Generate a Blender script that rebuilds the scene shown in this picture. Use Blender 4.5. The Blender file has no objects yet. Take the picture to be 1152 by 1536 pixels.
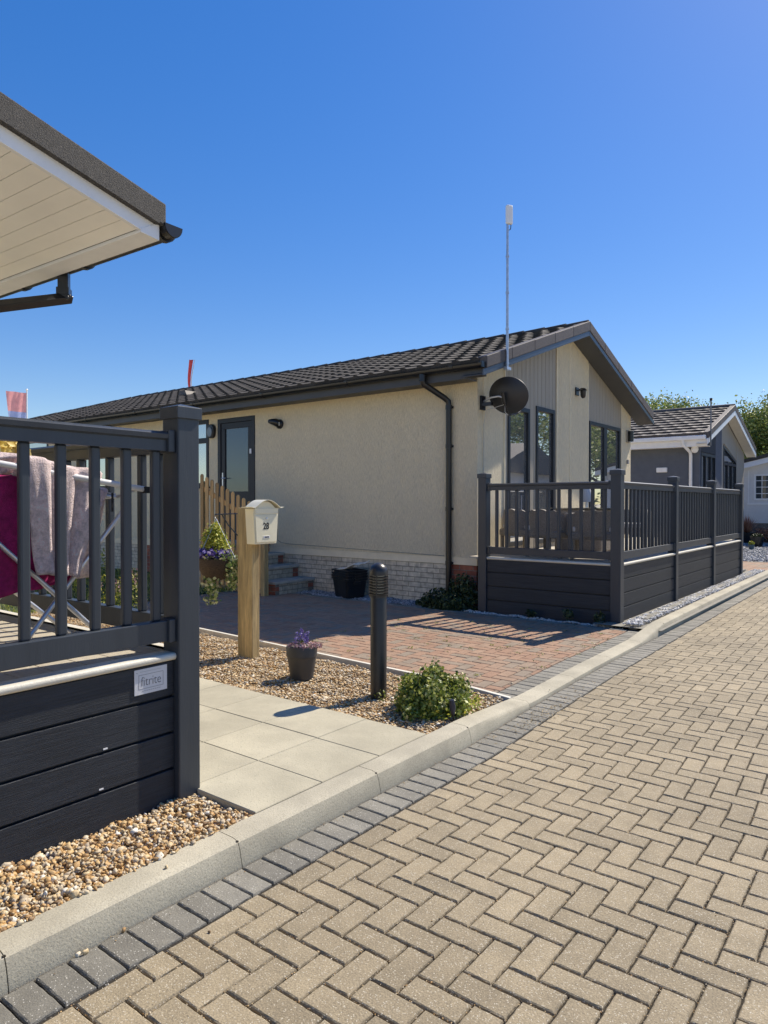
import bpy, math, random
import numpy as np
from mathutils import Vector, Matrix, Euler
R = math.radians
random.seed(7); rng = np.random.default_rng(7)
scene = bpy.context.scene
col = scene.collection

# ------------------------------------------------------------------ camera, light
cam_d = bpy.data.cameras.new('camera'); cam = bpy.data.objects.new('camera', cam_d); col.objects.link(cam)
cam.location = (0, 0, 1.48)
cam.rotation_euler = (R(90 - 0.716), 0, R(37.9))
cam_d.sensor_fit = 'VERTICAL'; cam_d.sensor_height = 36.0; cam_d.lens = 36.0 * 1040 / 1536
cam_d.clip_start = 0.05; cam_d.clip_end = 3000
scene.camera = cam
SUN_EL, SUN_AZ = R(47.5), R(10.5)          # azimuth from +Y towards +X
world = bpy.data.worlds.new('World'); scene.world = world; world.use_nodes = True
wn = world.node_tree; wn.nodes.clear()
wo = wn.nodes.new('ShaderNodeOutputWorld'); wb = wn.nodes.new('ShaderNodeBackground')
sky = wn.nodes.new('ShaderNodeTexSky'); sky.sky_type = 'NISHITA'; sky.sun_disc = False
sky.sun_elevation = SUN_EL; sky.sun_rotation = SUN_AZ
sky.altitude = 0; sky.air_density = 1.0; sky.dust_density = 0.2; sky.ozone_density = 3.0
wb.inputs['Strength'].default_value = 0.129
hsv = wn.nodes.new('ShaderNodeHueSaturation'); hsv.inputs['Saturation'].default_value = 1.72; hsv.inputs['Hue'].default_value = 0.517; gm = wn.nodes.new('ShaderNodeGamma'); gm.inputs['Gamma'].default_value = 0.66
wn.links.new(sky.outputs[0], gm.inputs['Color']); wn.links.new(gm.outputs[0], hsv.inputs['Color']); wn.links.new(hsv.outputs[0], wb.inputs['Color']); wn.links.new(wb.outputs[0], wo.inputs['Surface'])
sd = bpy.data.lights.new('sun', 'SUN'); sd.energy = 3.3; sd.angle = R(0.55); sd.color = (1.0, 0.91, 0.77)
sun = bpy.data.objects.new('sun', sd); col.objects.link(sun)
sv = Vector((math.sin(SUN_AZ) * math.cos(SUN_EL), math.cos(SUN_AZ) * math.cos(SUN_EL), math.sin(SUN_EL)))
sun.rotation_euler = sv.to_track_quat('Z', 'Y').to_euler(); sun.location = (0, 0, 30)
vs = scene.view_settings
vs.view_transform = 'Standard'; vs.look = 'None'; vs.exposure = 1.0; vs.gamma = 1.0; vs.use_curve_mapping = False

# ------------------------------------------------------------------ materials
MATS = {}
def mat(name, c, rough=0.6, var=0.12, vscale=6.0, bump=0.0, bscale=40.0, stretch=(1, 1, 1), spec=0.5,
        metallic=0.0, rnd=0.0, ramp=None, speck=None, ts=0.0, fine=0.0, fscale=160, coat=0.0, bdist=0.01, grime=0.0):
    """procedural surface; rnd varies value by the per-face attribute, ramp colours by it"""
    if name in MATS: return MATS[name]
    m = bpy.data.materials.new(name); m.use_nodes = True; nt = m.node_tree; N = nt.nodes; L = nt.links
    b = N['Principled BSDF']
    b.inputs['Roughness'].default_value = rough; b.inputs['Metallic'].default_value = metallic
    b.inputs['Specular IOR Level'].default_value = spec
    if coat: b.inputs['Coat Weight'].default_value = coat; b.inputs['Coat Roughness'].default_value = 0.1
    tc = N.new('ShaderNodeTexCoord'); mp = N.new('ShaderNodeMapping'); mp.inputs['Scale'].default_value = stretch
    L.new(tc.outputs['Object'], mp.inputs['Vector'])
    def noise(scale, detail=4, rgh=0.6):
        n = N.new('ShaderNodeTexNoise'); n.inputs['Scale'].default_value = scale
        n.inputs['Detail'].default_value = detail; n.inputs['Roughness'].default_value = rgh
        L.new(mp.outputs[0], n.inputs['Vector']); return n.outputs['Fac']
    def mr(src, a, bb, lo=0.3, hi=0.7):
        q = N.new('ShaderNodeMapRange'); q.inputs['From Min'].default_value = lo; q.inputs['From Max'].default_value = hi
        q.inputs['To Min'].default_value = a; q.inputs['To Max'].default_value = bb; L.new(src, q.inputs['Value']); return q.outputs[0]
    def mul(a, bb):
        q = N.new('ShaderNodeMath'); q.operation = 'MULTIPLY'; L.new(a, q.inputs[0]); L.new(bb, q.inputs[1]); return q.outputs[0]
    val = mr(noise(vscale), 1 - var, 1 + var)
    if fine: val = mul(val, mr(noise(fscale, 3, 0.7), 1 - fine, 1 + fine))
    if grime: val = mul(val, mr(noise(0.9, 5, 0.65), 1 - grime, 1.0, 0.35, 0.6))
    if rnd or ramp:
        at = N.new('ShaderNodeAttribute'); at.attribute_name = 'rnd'
        if rnd: val = mul(val, mr(at.outputs['Fac'], 1 - rnd, 1 + rnd, 0, 1))
    if ramp:
        cr = N.new('ShaderNodeValToRGB'); e = cr.color_ramp.elements
        cr.color_ramp.interpolation = 'LINEAR'
        while len(e) < len(ramp): e.new(0.5)
        for i, (p, cc) in enumerate(ramp): e[i].position = p; e[i].color = (*cc, 1)
        L.new(at.outputs['Fac'], cr.inputs[0]); csrc = cr.outputs[0]
    else:
        rg = N.new('ShaderNodeRGB'); rg.outputs[0].default_value = (*c, 1); csrc = rg.outputs[0]
    vm = N.new('ShaderNodeVectorMath'); vm.operation = 'SCALE'; L.new(csrc, vm.inputs[0]); L.new(val, vm.inputs['Scale'])
    out = vm.outputs[0]
    if speck:                                   # light or dark aggregate flecks
        sc_, thr, cc = speck
        vo = N.new('ShaderNodeTexVoronoi'); vo.inputs['Scale'].default_value = sc_; L.new(tc.outputs['Object'], vo.inputs['Vector'])
        cp = N.new('ShaderNodeSeparateColor'); L.new(vo.outputs['Color'], cp.inputs[0])
        q = N.new('ShaderNodeMath'); q.operation = 'GREATER_THAN'; q.inputs[1].default_value = thr; L.new(cp.outputs[0], q.inputs[0])
        q2 = N.new('ShaderNodeMath'); q2.operation = 'LESS_THAN'; q2.inputs[1].default_value = 0.45; L.new(vo.outputs['Distance'], q2.inputs[0])
        f = mul(q.outputs[0], q2.outputs[0])
        mx = N.new('ShaderNodeMix'); mx.data_type = 'RGBA'; L.new(f, mx.inputs['Factor']); L.new(out, mx.inputs['A']); mx.inputs['B'].default_value = (*cc, 1)
        out = mx.outputs['Result']
    L.new(out, b.inputs['Base Color'])
    if bump:
        bn = N.new('ShaderNodeBump'); bn.inputs['Strength'].default_value = bump; bn.inputs['Distance'].default_value = bdist
        L.new(noise(bscale, 6, 0.65), bn.inputs['Height']); L.new(bn.outputs[0], b.inputs['Normal'])
    if ts:                                      # thin leaves let light through
        tr = N.new('ShaderNodeBsdfTranslucent'); mxs = N.new('ShaderNodeMixShader'); mxs.inputs[0].default_value = ts
        L.new(out, tr.inputs['Color']); L.new(b.outputs[0], mxs.inputs[1]); L.new(tr.outputs[0], mxs.inputs[2])
        L.new(mxs.outputs[0], N['Material Output'].inputs['Surface'])
    MATS[name] = m; return m

def brick_mat(name, c1, c2, mortar, axis='XZ', scale=1.0):
    m = bpy.data.materials.new(name); m.use_nodes = True; nt = m.node_tree; N = nt.nodes; L = nt.links
    b = N['Principled BSDF']; b.inputs['Roughness'].default_value = 0.85
    tc = N.new('ShaderNodeTexCoord'); sp = N.new('ShaderNodeSeparateXYZ'); cb = N.new('ShaderNodeCombineXYZ')
    L.new(tc.outputs['Object'], sp.inputs[0])
    L.new(sp.outputs[0 if axis == 'XZ' else 1], cb.inputs[0]); L.new(sp.outputs[2], cb.inputs[1])
    br = N.new('ShaderNodeTexBrick'); br.inputs['Scale'].default_value = scale
    br.inputs['Brick Width'].default_value = 0.225; br.inputs['Row Height'].default_value = 0.075
    br.inputs['Mortar Size'].default_value = 0.006; br.inputs['Mortar Smooth'].default_value = 0.1
    br.inputs['Color1'].default_value = (*c1, 1); br.inputs['Color2'].default_value = (*c2, 1); br.inputs['Mortar'].default_value = (*mortar, 1)
    L.new(cb.outputs[0], br.inputs['Vector'])
    n = N.new('ShaderNodeTexNoise'); n.inputs['Scale'].default_value = 14; n.inputs['Detail'].default_value = 6; L.new(tc.outputs['Object'], n.inputs['Vector'])
    q = N.new('ShaderNodeMapRange'); q.inputs['From Min'].default_value = .3; q.inputs['From Max'].default_value = .7
    q.inputs['To Min'].default_value = .72; q.inputs['To Max'].default_value = 1.2; L.new(n.outputs['Fac'], q.inputs['Value'])
    vm = N.new('ShaderNodeVectorMath'); vm.operation = 'SCALE'; L.new(br.outputs['Color'], vm.inputs[0]); L.new(q.outputs[0], vm.inputs['Scale'])
    L.new(vm.outputs[0], b.inputs['Base Color'])
    mm = N.new('ShaderNodeMath'); mm.operation = 'MULTIPLY_ADD'; mm.inputs[1].default_value = -1; L.new(br.outputs['Fac'], mm.inputs[0]); L.new(n.outputs['Fac'], mm.inputs[2])
    bn = N.new('ShaderNodeBump'); bn.inputs['Strength'].default_value = .9; bn.inputs['Distance'].default_value = .008
    L.new(mm.outputs[0], bn.inputs['Height']); L.new(bn.outputs[0], b.inputs['Normal'])
    return m

COMP = mat('charcoal_composite', (.034, .043, .056), rough=.42, var=.10, bump=.15, bscale=30, stretch=(1, 1, .15))
COMPB = mat('charcoal_woodgrain_x', (.024, .029, .038), rough=.5, spec=.35, var=.30, vscale=9, bump=.6, bscale=24, stretch=(14, .45, 14), bdist=.006, grime=.12)
COMPX = mat('charcoal_woodgrain_y', (.030, .034, .041), rough=.5, spec=.35, var=.30, vscale=9, bump=.6, bscale=24, stretch=(.45, 14, 14), bdist=.006, grime=.12)
TRIM = mat('cream_nosing', (.62, .58, .48), rough=.5, var=.08, bump=.2, bscale=80)
DECK = mat('deck_boards', (.46, .41, .32), rough=.65, var=.15, vscale=10, bump=.4, bscale=40, stretch=(.5, 12, 1))
RENDER = mat('cream_textured_render', (.90, .78, .545), rough=.9, var=.025, vscale=1.2, fine=.16, fscale=26, bump=1.0, bscale=18, stretch=(5.0, 5.0, .5), bdist=.05)
RENDERP = mat('cream_plain_band', (.82, .72, .52), rough=.8, var=.07, bump=.2, grime=.1)
CLAD = mat('taupe_cladding', (.34, .30, .235), rough=.6, var=.08, bump=.15, bscale=30, stretch=(6, 6, .3))
FASC = mat('anthracite_fascia', (.045, .058, .078), rough=.35, var=.08)
SOFF = mat('anthracite_soffit', (.055, .058, .062), rough=.5, var=.08)
BLK = mat('black_plastic', (.012, .013, .015), rough=.3, var=.1)
BLKM = mat('black_matt', (.018, .018, .020), rough=.65, var=.15, bump=.1)
TILE = mat('dark_granular_tile', (.062, .055, .048), rough=.8, var=.25, vscale=30, fine=.35, bump=.35, bscale=160, rnd=.25, spec=.25, bdist=.004)
TILE2 = mat('brown_granular_tile', (.085, .068, .058), rough=.6, var=.2, vscale=30, fine=.3, bump=.35, bscale=160, rnd=.2, spec=.6, bdist=.004)
FELT = mat('stone_chip_tile_edge', (.060, .056, .052), rough=.8, var=.2, vscale=30, fine=.5, bump=.9, bscale=190, speck=(320, .88, (.16, .14, .12)), bdist=.006)
FRAME = mat('anthracite_frame', (.015, .018, .025), rough=.4, spec=.3, var=.06)
UPVC = mat('white_plastic', (.78, .79, .80), rough=.35, var=.04)
CREAMP = mat('soffit_panel', (.88, .86, .80), rough=.35, var=.05, vscale=2)
SOFFW = mat('warm_white_soffit', (.70, .66, .56), rough=.5, var=.06, vscale=3)
GALV = mat('galvanised_steel', (.48, .52, .58), rough=.35, var=.15, metallic=.6, vscale=20)
ALU = mat('brushed_aluminium', (.62, .63, .66), rough=.3, var=.08, metallic=.7)
WOODP = mat('treated_timber_post', (.56, .41, .19), rough=.8, fine=.25, fscale=16, var=.28, vscale=5, bump=.7, bscale=18, stretch=(7, 7, .5), bdist=.012, grime=.45)
PICK = mat('picket_timber', (.52, .33, .14), rough=.8, var=.3, vscale=5, bump=.6, bscale=18, stretch=(8, 8, .5), rnd=.3)
KERB = mat('concrete_kerb', (.44, .40, .30), rough=.85, var=.16, vscale=3, fine=.18, bump=.4, bscale=110, speck=(260, .86, (.27, .24, .18)), bdist=.005, grime=.22)
SLAB = mat('riven_concrete_slab', (.44, .40, .29), rough=.85, var=.13, vscale=3, fine=.10, bump=.5, bscale=70, speck=(160, .93, (.30, .28, .20)), rnd=.07, bdist=.004, grime=.16)
BUFF = mat('buff_block', (.322, .262, .168), rough=.85, var=.12, vscale=9, fine=.34, bump=.7, bscale=150, speck=(210, .88, (.50, .45, .35)), rnd=.12, bdist=.005, grime=.20)
GREYB = mat('charcoal_block', (.205, .192, .158), rough=.8, var=.15, vscale=12, fine=.22, bump=.8, bscale=150, speck=(230, .94, (.5, .48, .42)), rnd=.2, bdist=.004)
REDB = mat('brindle_block', (.3, .15, .1), rough=.85, var=.15, vscale=10, fine=.15, bump=.6, bscale=120, bdist=.004, grime=.15,
           ramp=[(0, (.30, .175, .11)), (.4, (.34, .21, .135)), (.7, (.31, .21, .14)), (.82, (.27, .205, .145)), (1, (.26, .205, .15))])
SAND = mat('joint_sand', (.034, .028, .020), rough=1, var=.3, vscale=20, bump=.8, bscale=120)
SOIL = mat('dark_soil', (.055, .042, .028), rough=1, var=.4, vscale=20, bump=1, bscale=60)
BEDS = mat('gravel_bed_base', (.38, .28, .16), rough=1, var=.4, vscale=60, bump=1, bscale=120)
TURF = mat('turf', (.045, .065, .020), rough=1, var=.5, vscale=8, bump=1, bscale=90)
STONE = mat('flint_gravel', (.4, .3, .2), rough=.6, var=.16, vscale=60, bump=.3, bscale=140,
            ramp=[(0, (.20, .12, .055)), (.18, (.44, .25, .085)), (.40, (.54, .37, .17)), (.6, (.58, .45, .26)), (.72, (.36, .29, .21)), (.86, (.58, .48, .32)), (.95, (.66, .58, .44)), (1, (.78, .74, .64))])
STONES = mat('slate_gravel', (.3, .3, .3), rough=.7, var=.2, ramp=[(0, (.12, .13, .15)), (.5, (.26, .27, .29)), (1, (.55, .55, .55))])
STONEW = mat('white_pebbles', (.6, .6, .6), rough=.6, var=.15, ramp=[(0, (.35, .34, .32)), (.4, (.62, .60, .57)), (1, (.80, .79, .76))])
LEAF = mat('ivy_leaf', (.09, .16, .03), rough=.42, var=.25, ts=.3, ramp=[(0, (.05, .08, .014)), (.3, (.15, .20, .03)), (.65, (.30, .35, .06)), (.9, (.50, .50, .14)), (1, (.68, .64, .34))])
LEAFD = mat('dark_shrub_leaf', (.03, .05, .015), rough=.5, var=.25, ts=.15, ramp=[(0, (.018, .030, .010)), (.7, (.045, .070, .022)), (1, (.10, .12, .03))])
LEAFT = mat('tree_leaf', (.07, .1, .03), rough=.5, var=.2, ts=.35, ramp=[(0, (.08, .12, .03)), (.5, (.20, .26, .06)), (1, (.38, .40, .13))])
LEAFV = mat('variegated_leaf', (.3, .35, .1), rough=.45, var=.2, ts=.25, ramp=[(0, (.06, .11, .03)), (.4, (.16, .24, .06)), (.7, (.45, .48, .20)), (1, (.68, .66, .40))])
LEAFY = mat('golden_leaf', (.4, .4, .05), rough=.5, var=.2, ts=.3, ramp=[(0, (.13, .19, .03)), (.5, (.42, .44, .05)), (1, (.60, .55, .08))])
LEAFR = mat('bronze_leaf', (.35, .15, .08), rough=.5, var=.2, ts=.25, ramp=[(0, (.20, .07, .05)), (.6, (.42, .20, .12)), (1, (.52, .33, .22))])
PURP = mat('purple_petal', (.17, .11, .42), rough=.5, var=.2, ts=.2, ramp=[(0, (.045, .025, .16)), (.6, (.16, .10, .42)), (1, (.50, .44, .72))])
PINKF = mat('pink_petal', (.5, .25, .3), rough=.6, var=.2, ts=.2, ramp=[(0, (.16, .18, .10)), (.4, (.42, .20, .24)), (1, (.66, .50, .50))])
YELF = mat('yellow_petal', (.8, .62, .15), rough=.5, var=.12, ts=.3, ramp=[(0, (.75, .52, .08)), (.5, (.90, .74, .22)), (1, (.92, .86, .55))])
BARK = mat('bark', (.09, .07, .05), rough=.9, var=.3, bump=.6)
MAGE = mat('magenta_towel', (.34, .012, .12), rough=1, var=.3, vscale=40, bump=1, bscale=220, bdist=.01)
PINKT = mat('pink_fleece', (.92, .76, .75), rough=1, var=.22, vscale=22, fine=.2, fscale=70, bump=1, bscale=150, bdist=.02)
RATT = mat('grey_rattan', (.24, .21, .18), rough=.6, var=.35, fine=.5, fscale=90, vscale=60, bump=1, bscale=60, stretch=(1, 1, 3), bdist=.01)
CUSH = mat('pale_cushion', (.55, .54, .54), rough=.9, var=.08)
WICK = mat('brown_wicker', (.10, .065, .04), rough=.8, var=.5, vscale=50, bump=1, bscale=90, stretch=(1, 1, 4), bdist=.02)
MBOX = mat('cream_enamel', (.80, .74, .53), rough=.35, var=.05, coat=.3)
BOLL = mat('graphite_bollard', (.024, .024, .026), rough=.35, var=.08, bump=.1, bscale=200)
DIFF = mat('bollard_diffuser', (.85, .83, .76), rough=.3, var=.05)
GRYW = mat('slate_grey_render', (.105, .118, .145), rough=.9, var=.08, bump=.8, bscale=40)
WHTW = mat('white_render', (.66, .66, .66), rough=.9, var=.05, bump=.3, bscale=40)
STEP = mat('concrete_step', (.40, .38, .33), rough=.9, var=.2, bump=.5)
FLAGR = mat('faded_red_cloth', (.62, .10, .10), rough=.8, var=.15, ts=.3)
FLAGP = mat('washed_pink_cloth', (.80, .37, .36), rough=.8, var=.12, ts=.45)
FLAGW = mat('washed_blue_cloth', (.38, .44, .68), rough=.8, var=.12, ts=.45)
SIGNW = mat('sign_silver', (.62, .62, .64), rough=.4, var=.04)
INK = mat('print_grey', (.16, .16, .17), rough=.5, var=.05)
INKB = mat('print_black', (.012, .012, .012), rough=.4, var=.05)
CURT = mat('net_curtain', (.55, .58, .62), rough=.9, var=.2, vscale=8, stretch=(12, 12, .2))
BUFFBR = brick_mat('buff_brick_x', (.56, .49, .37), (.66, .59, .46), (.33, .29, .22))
REDBR = brick_mat('red_brick_x', (.26, .075, .045), (.34, .12, .07), (.22, .18, .14))
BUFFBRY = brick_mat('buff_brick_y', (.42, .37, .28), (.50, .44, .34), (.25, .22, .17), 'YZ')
GREYBR = brick_mat('grey_brick_x', (.15, .13, .12), (.2, .17, .15), (.16, .15, .14))

def glass(name, tint, metallic=.35, rough=.015):
    m = bpy.data.materials.new(name); m.use_nodes = True; N = m.node_tree.nodes; L = m.node_tree.links
    b = N['Principled BSDF']; b.inputs['Base Color'].default_value = (*tint, 1); b.inputs['Roughness'].default_value = rough
    b.inputs['Metallic'].default_value = metallic; b.inputs['IOR'].default_value = 1.7
    tc = N.new('ShaderNodeTexCoord'); n = N.new('ShaderNodeTexNoise'); n.inputs['Scale'].default_value = 1.3; n.inputs['Detail'].default_value = 1
    L.new(tc.outputs['Object'], n.inputs['Vector'])
    bn = N.new('ShaderNodeBump'); bn.inputs['Strength'].default_value = .05; bn.inputs['Distance'].default_value = .02
    L.new(n.outputs['Fac'], bn.inputs['Height']); L.new(bn.outputs[0], b.inputs['Normal'])
    return m
GLASS = glass('window_glass', (.60, .60, .59), .85)
GLASSD = glass('dark_glass', (.10, .12, .14), .45)

# ------------------------------------------------------------------ mesh building
def wloc(o):
    v = Vector((0, 0, 0))
    while o is not None: v += o.location; o = o.parent
    return v
class MB:
    def __init__(s): s.v = []; s.f = []; s.r = []; s.xf = None
    def add(s, vs_, fs, r=None):
        n = len(s.v); s.v.extend([tuple(q) for q in vs_]); s.f.extend([tuple(i + n for i in f) for f in fs])
        s.r.extend([random.random() if r is None else r] * len(fs)); return s
    def box(s, x0, x1, y0, y1, z0, z1, r=None):
        vs_ = [(x0, y0, z0), (x1, y0, z0), (x1, y1, z0), (x0, y1, z0), (x0, y0, z1), (x1, y0, z1), (x1, y1, z1), (x0, y1, z1)]
        return s.add(vs_, [(3, 2, 1, 0), (4, 5, 6, 7), (0, 1, 5, 4), (1, 2, 6, 5), (2, 3, 7, 6), (3, 0, 4, 7)], r)
    def prism(s, poly, axis, a0, a1, r=None):
        """poly: 2D points in the plane across axis ('x': (y,z), 'y': (x,z), 'z': (x,y))"""
        def P(p, a): return {'x': (a, p[0], p[1]), 'y': (p[0], a, p[1]), 'z': (p[0], p[1], a)}[axis]
        n = len(poly); vs_ = [P(p, a0) for p in poly] + [P(p, a1) for p in poly]
        fs = [tuple(range(n)), tuple(range(2 * n - 1, n - 1, -1))] + [(i, i + n, (i + 1) % n + n, (i + 1) % n) for i in range(n)]
        return s.add(vs_, fs, r)
    def tube(s, pts, rad, seg=10, cap=True, r=None):
        pts = [Vector(p) for p in pts]; rads = rad if hasattr(rad, '__len__') else [rad] * len(pts)
        vs_ = []; up = None
        for i, p in enumerate(pts):
            d = (pts[min(i + 1, len(pts) - 1)] - pts[max(i - 1, 0)]).normalized()
            if up is None: up = Vector((0, 0, 1)) if abs(d.z) < .9 else Vector((1, 0, 0))
            a = d.cross(up).normalized(); b = a.cross(d).normalized(); up = b
            for k in range(seg):
                t = 2 * math.pi * k / seg; vs_.append(p + (a * math.cos(t) + b * math.sin(t)) * rads[i])
        fs = []
        for i in range(len(pts) - 1):
            for k in range(seg):
                fs.append((i * seg + k, i * seg + (k + 1) % seg, (i + 1) * seg + (k + 1) % seg, (i + 1) * seg + k))
        if cap: fs += [tuple(range(seg - 1, -1, -1)), tuple((len(pts) - 1) * seg + k for k in range(seg))]
        return s.add(vs_, fs, r)
    def lathe(s, prof, cx, cy, seg=32, r=None, z0=0):
        vs_ = []; n = len(prof)
        for (ra, z) in prof:
            for k in range(seg):
                t = 2 * math.pi * k / seg; vs_.append((cx + ra * math.cos(t), cy + ra * math.sin(t), z + z0))
        fs = [(i * seg + k, i * seg + (k + 1) % seg, (i + 1) * seg + (k + 1) % seg, (i + 1) * seg + k) for i in range(n - 1) for k in range(seg)]
        fs += [tuple(range(seg - 1, -1, -1)), tuple((n - 1) * seg + k for k in range(seg))]
        return s.add(vs_, fs, r)
    def build(s, name, m, parent=None, bevel=0, smooth=None, solid=0, props=None):
        me = bpy.data.meshes.new(name); off = wloc(parent) if parent else Vector((0, 0, 0))
        vs_ = [s.xf(v) for v in s.v] if s.xf else s.v
        vs_ = [(v[0] - off.x, v[1] - off.y, v[2] - off.z) for v in vs_]
        me.from_pydata(vs_, [], s.f); me.validate(); me.update()
        if len(me.polygons) == len(s.r):
            a = me.attributes.new('rnd', 'FLOAT', 'FACE'); a.data.foreach_set('value', s.r)
        me.materials.append(m)
        if smooth is not None:
            me.polygons.foreach_set('use_smooth', [True] * len(me.polygons)); me.set_sharp_from_angle(angle=R(smooth))
        o = bpy.data.objects.new(name, me); col.objects.link(o)
        if parent: o.parent = parent
        if bevel:
            q = o.modifiers.new('bevel', 'BEVEL'); q.width = bevel; q.segments = 2; q.limit_method = 'ANGLE'; q.angle_limit = R(40)
        if solid:
            q = o.modifiers.new('solid', 'SOLIDIFY'); q.thickness = solid
        if props:
            for k, v in props.items(): o[k] = v
        return o
def box(name, m, parent, x0, x1, y0, y1, z0, z1, bevel=0, **k): return MB().box(x0, x1, y0, y1, z0, z1).build(name, m, parent, bevel, **k)
def tag(o, label=None, cat=None, group=None, kind=None):
    if label: o['label'] = label
    if cat: o['category'] = cat
    if group: o['group'] = group
    if kind: o['kind'] = kind
    return o
def thing(name, loc, label, cat, group=None):
    o = bpy.data.objects.new(name, None); col.objects.link(o); o.location = loc; o.empty_display_size = .1
    return tag(o, label, cat, group)
def struct(o, label, cat): return tag(o, label, cat, kind='structure')
def copy_part(o, parent, dx=0, dy=0, dz=0):
    c = o.copy(); col.objects.link(c); c.parent = parent; c.location = Vector(o.location) + Vector((dx, dy, dz)); return c
def copy_tree(o, parent=None):
    c = o.copy(); col.objects.link(c); c.parent = parent
    for ch in list(o.children): copy_tree(ch, c)
    return c

def fast_mesh(name, V, F, r, m, parent=None, smooth=False):
    """V (n,3), F (m,k) int; r per-face"""
    me = bpy.data.meshes.new(name); k = F.shape[1]
    me.vertices.add(len(V)); me.vertices.foreach_set('co', V.astype(np.float32).ravel())
    me.loops.add(F.size); me.loops.foreach_set('vertex_index', F.astype(np.int32).ravel())
    me.polygons.add(len(F)); me.polygons.foreach_set('loop_start', np.arange(0, F.size, k, dtype=np.int32))
    me.update(calc_edges=True)
    a = me.attributes.new('rnd', 'FLOAT', 'FACE'); a.data.foreach_set('value', r.astype(np.float32))
    if smooth: me.polygons.foreach_set('use_smooth', np.ones(len(F), dtype=bool))
    me.materials.append(m)
    o = bpy.data.objects.new(name, me); col.objects.link(o)
    if parent: o.parent = parent
    return o

# icosphere templates
def ico(sub):
    t = (1 + 5 ** .5) / 2
    v = [(-1, t, 0), (1, t, 0), (-1, -t, 0), (1, -t, 0), (0, -1, t), (0, 1, t), (0, -1, -t), (0, 1, -t), (t, 0, -1), (t, 0, 1), (-t, 0, -1), (-t, 0, 1)]
    f = [(0, 11, 5), (0, 5, 1), (0, 1, 7), (0, 7, 10), (0, 10, 11), (1, 5, 9), (5, 11, 4), (11, 10, 2), (10, 7, 6), (7, 1, 8), (3, 9, 4), (3, 4, 2), (3, 2, 6), (3, 6, 8), (3, 8, 9), (4, 9, 5), (2, 4, 11), (6, 2, 10), (8, 6, 7), (9, 8, 1)]
    v = [np.array(p) / np.linalg.norm(p) for p in v]
    for _ in range(sub):
        c = {}; nf = []
        def mid(a, b):
            k = (min(a, b), max(a, b))
            if k not in c: p = v[a] + v[b]; v.append(p / np.linalg.norm(p)); c[k] = len(v) - 1
            return c[k]
        for a, b, d in f:
            x, y, z = mid(a, b), mid(b, d), mid(d, a); nf += [(a, x, z), (b, y, x), (d, z, y), (x, y, z)]
        f = nf
    return np.array(v), np.array(f)
def rotm(n):
    q = rng.normal(size=(n, 4)); q /= np.linalg.norm(q, axis=1)[:, None]; w, x, y, z = q.T
    return np.stack([1 - 2 * (y * y + z * z), 2 * (x * y - z * w), 2 * (x * z + y * w), 2 * (x * y + z * w), 1 - 2 * (x * x + z * z), 2 * (y * z - x * w), 2 * (x * z - y * w), 2 * (y * z + x * w), 1 - 2 * (x * x + y * y)], 1).reshape(n, 3, 3)
def stones(name, P, size, m, sub=0, smooth=False, flat=.6):
    n = len(P); T, F = ico(sub); k = len(T)
    S = size * rng.lognormal(0, .28, n)
    sc = np.stack([np.ones(n), rng.uniform(.6, .95, n), rng.uniform(.4, .75, n)], 1)
    V = T[None] * rng.uniform(.68, 1.26, (n, k, 1)) * sc[:, None] * S[:, None, None] * .5
    V = np.einsum('nij,nkj->nki', rotm(n), V); V[:, :, 2] *= flat + .25
    V = V + P[:, None]
    FF = (F[None] + (np.arange(n) * k)[:, None, None]).reshape(-1, 3)
    return fast_mesh(name, V.reshape(-1, 3), FF, np.repeat(rng.uniform(0, 1, n), len(F)), m, None, smooth)
def in_poly(P, poly):
    x, y = P[:, 0], P[:, 1]; c = np.zeros(len(P), bool); n = len(poly)
    for i in range(n):
        x0, y0 = poly[i]; x1, y1 = poly[(i + 1) % n]
        cond = (y0 > y) != (y1 > y)
        c ^= cond & (x < (x1 - x0) * (y - y0) / (y1 - y0 + 1e-12) + x0)
    return c
def scatter(poly, n, z, zj):
    xs = [p[0] for p in poly]; ys = [p[1] for p in poly]
    P = np.stack([rng.uniform(min(xs), max(xs), n), rng.uniform(min(ys), max(ys), n)], 1); P = P[in_poly(P, poly)]
    bumpy = .006 * np.sin(P[:, 0] * 17 + P[:, 1] * 5) + .006 * np.sin(P[:, 1] * 23 - P[:, 0] * 7)
    return np.column_stack([P, z + bumpy + rng.uniform(-zj, zj, len(P))])
def leaves(P, N_, size, m, name, parent=None, shape='leaf', aspect=.6, jit=.8):
    """one bent leaf per point: 2 quads folded about the midrib; N_ outward normals"""
    n = len(P); Nn = N_ + rng.normal(0, jit, (n, 3)); Nn /= np.linalg.norm(Nn, axis=1)[:, None]
    a = np.cross(Nn, rng.normal(size=(n, 3))); a /= np.linalg.norm(a, axis=1)[:, None] + 1e-9; b = np.cross(Nn, a)
    S = (size * rng.uniform(.6, 1.35, n))[:, None]
    tip = P + a * S * .55; base = P - a * S * .45; l = P + b * S * aspect * .5 + Nn * S * .1; r_ = P - b * S * aspect * .5 + Nn * S * .1
    V = np.stack([base, r_, tip, l], 1).reshape(-1, 3); i = np.arange(n) * 4
    F = np.concatenate([np.stack([i, i + 1, i + 2], 1), np.stack([i, i + 2, i + 3], 1)])
    rr = rng.uniform(0, 1, n); off = wloc(parent) if parent else Vector((0, 0, 0)); V = V - np.array(off)
    return fast_mesh(name, V, F, np.concatenate([rr, rr]), m, parent)

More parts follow.
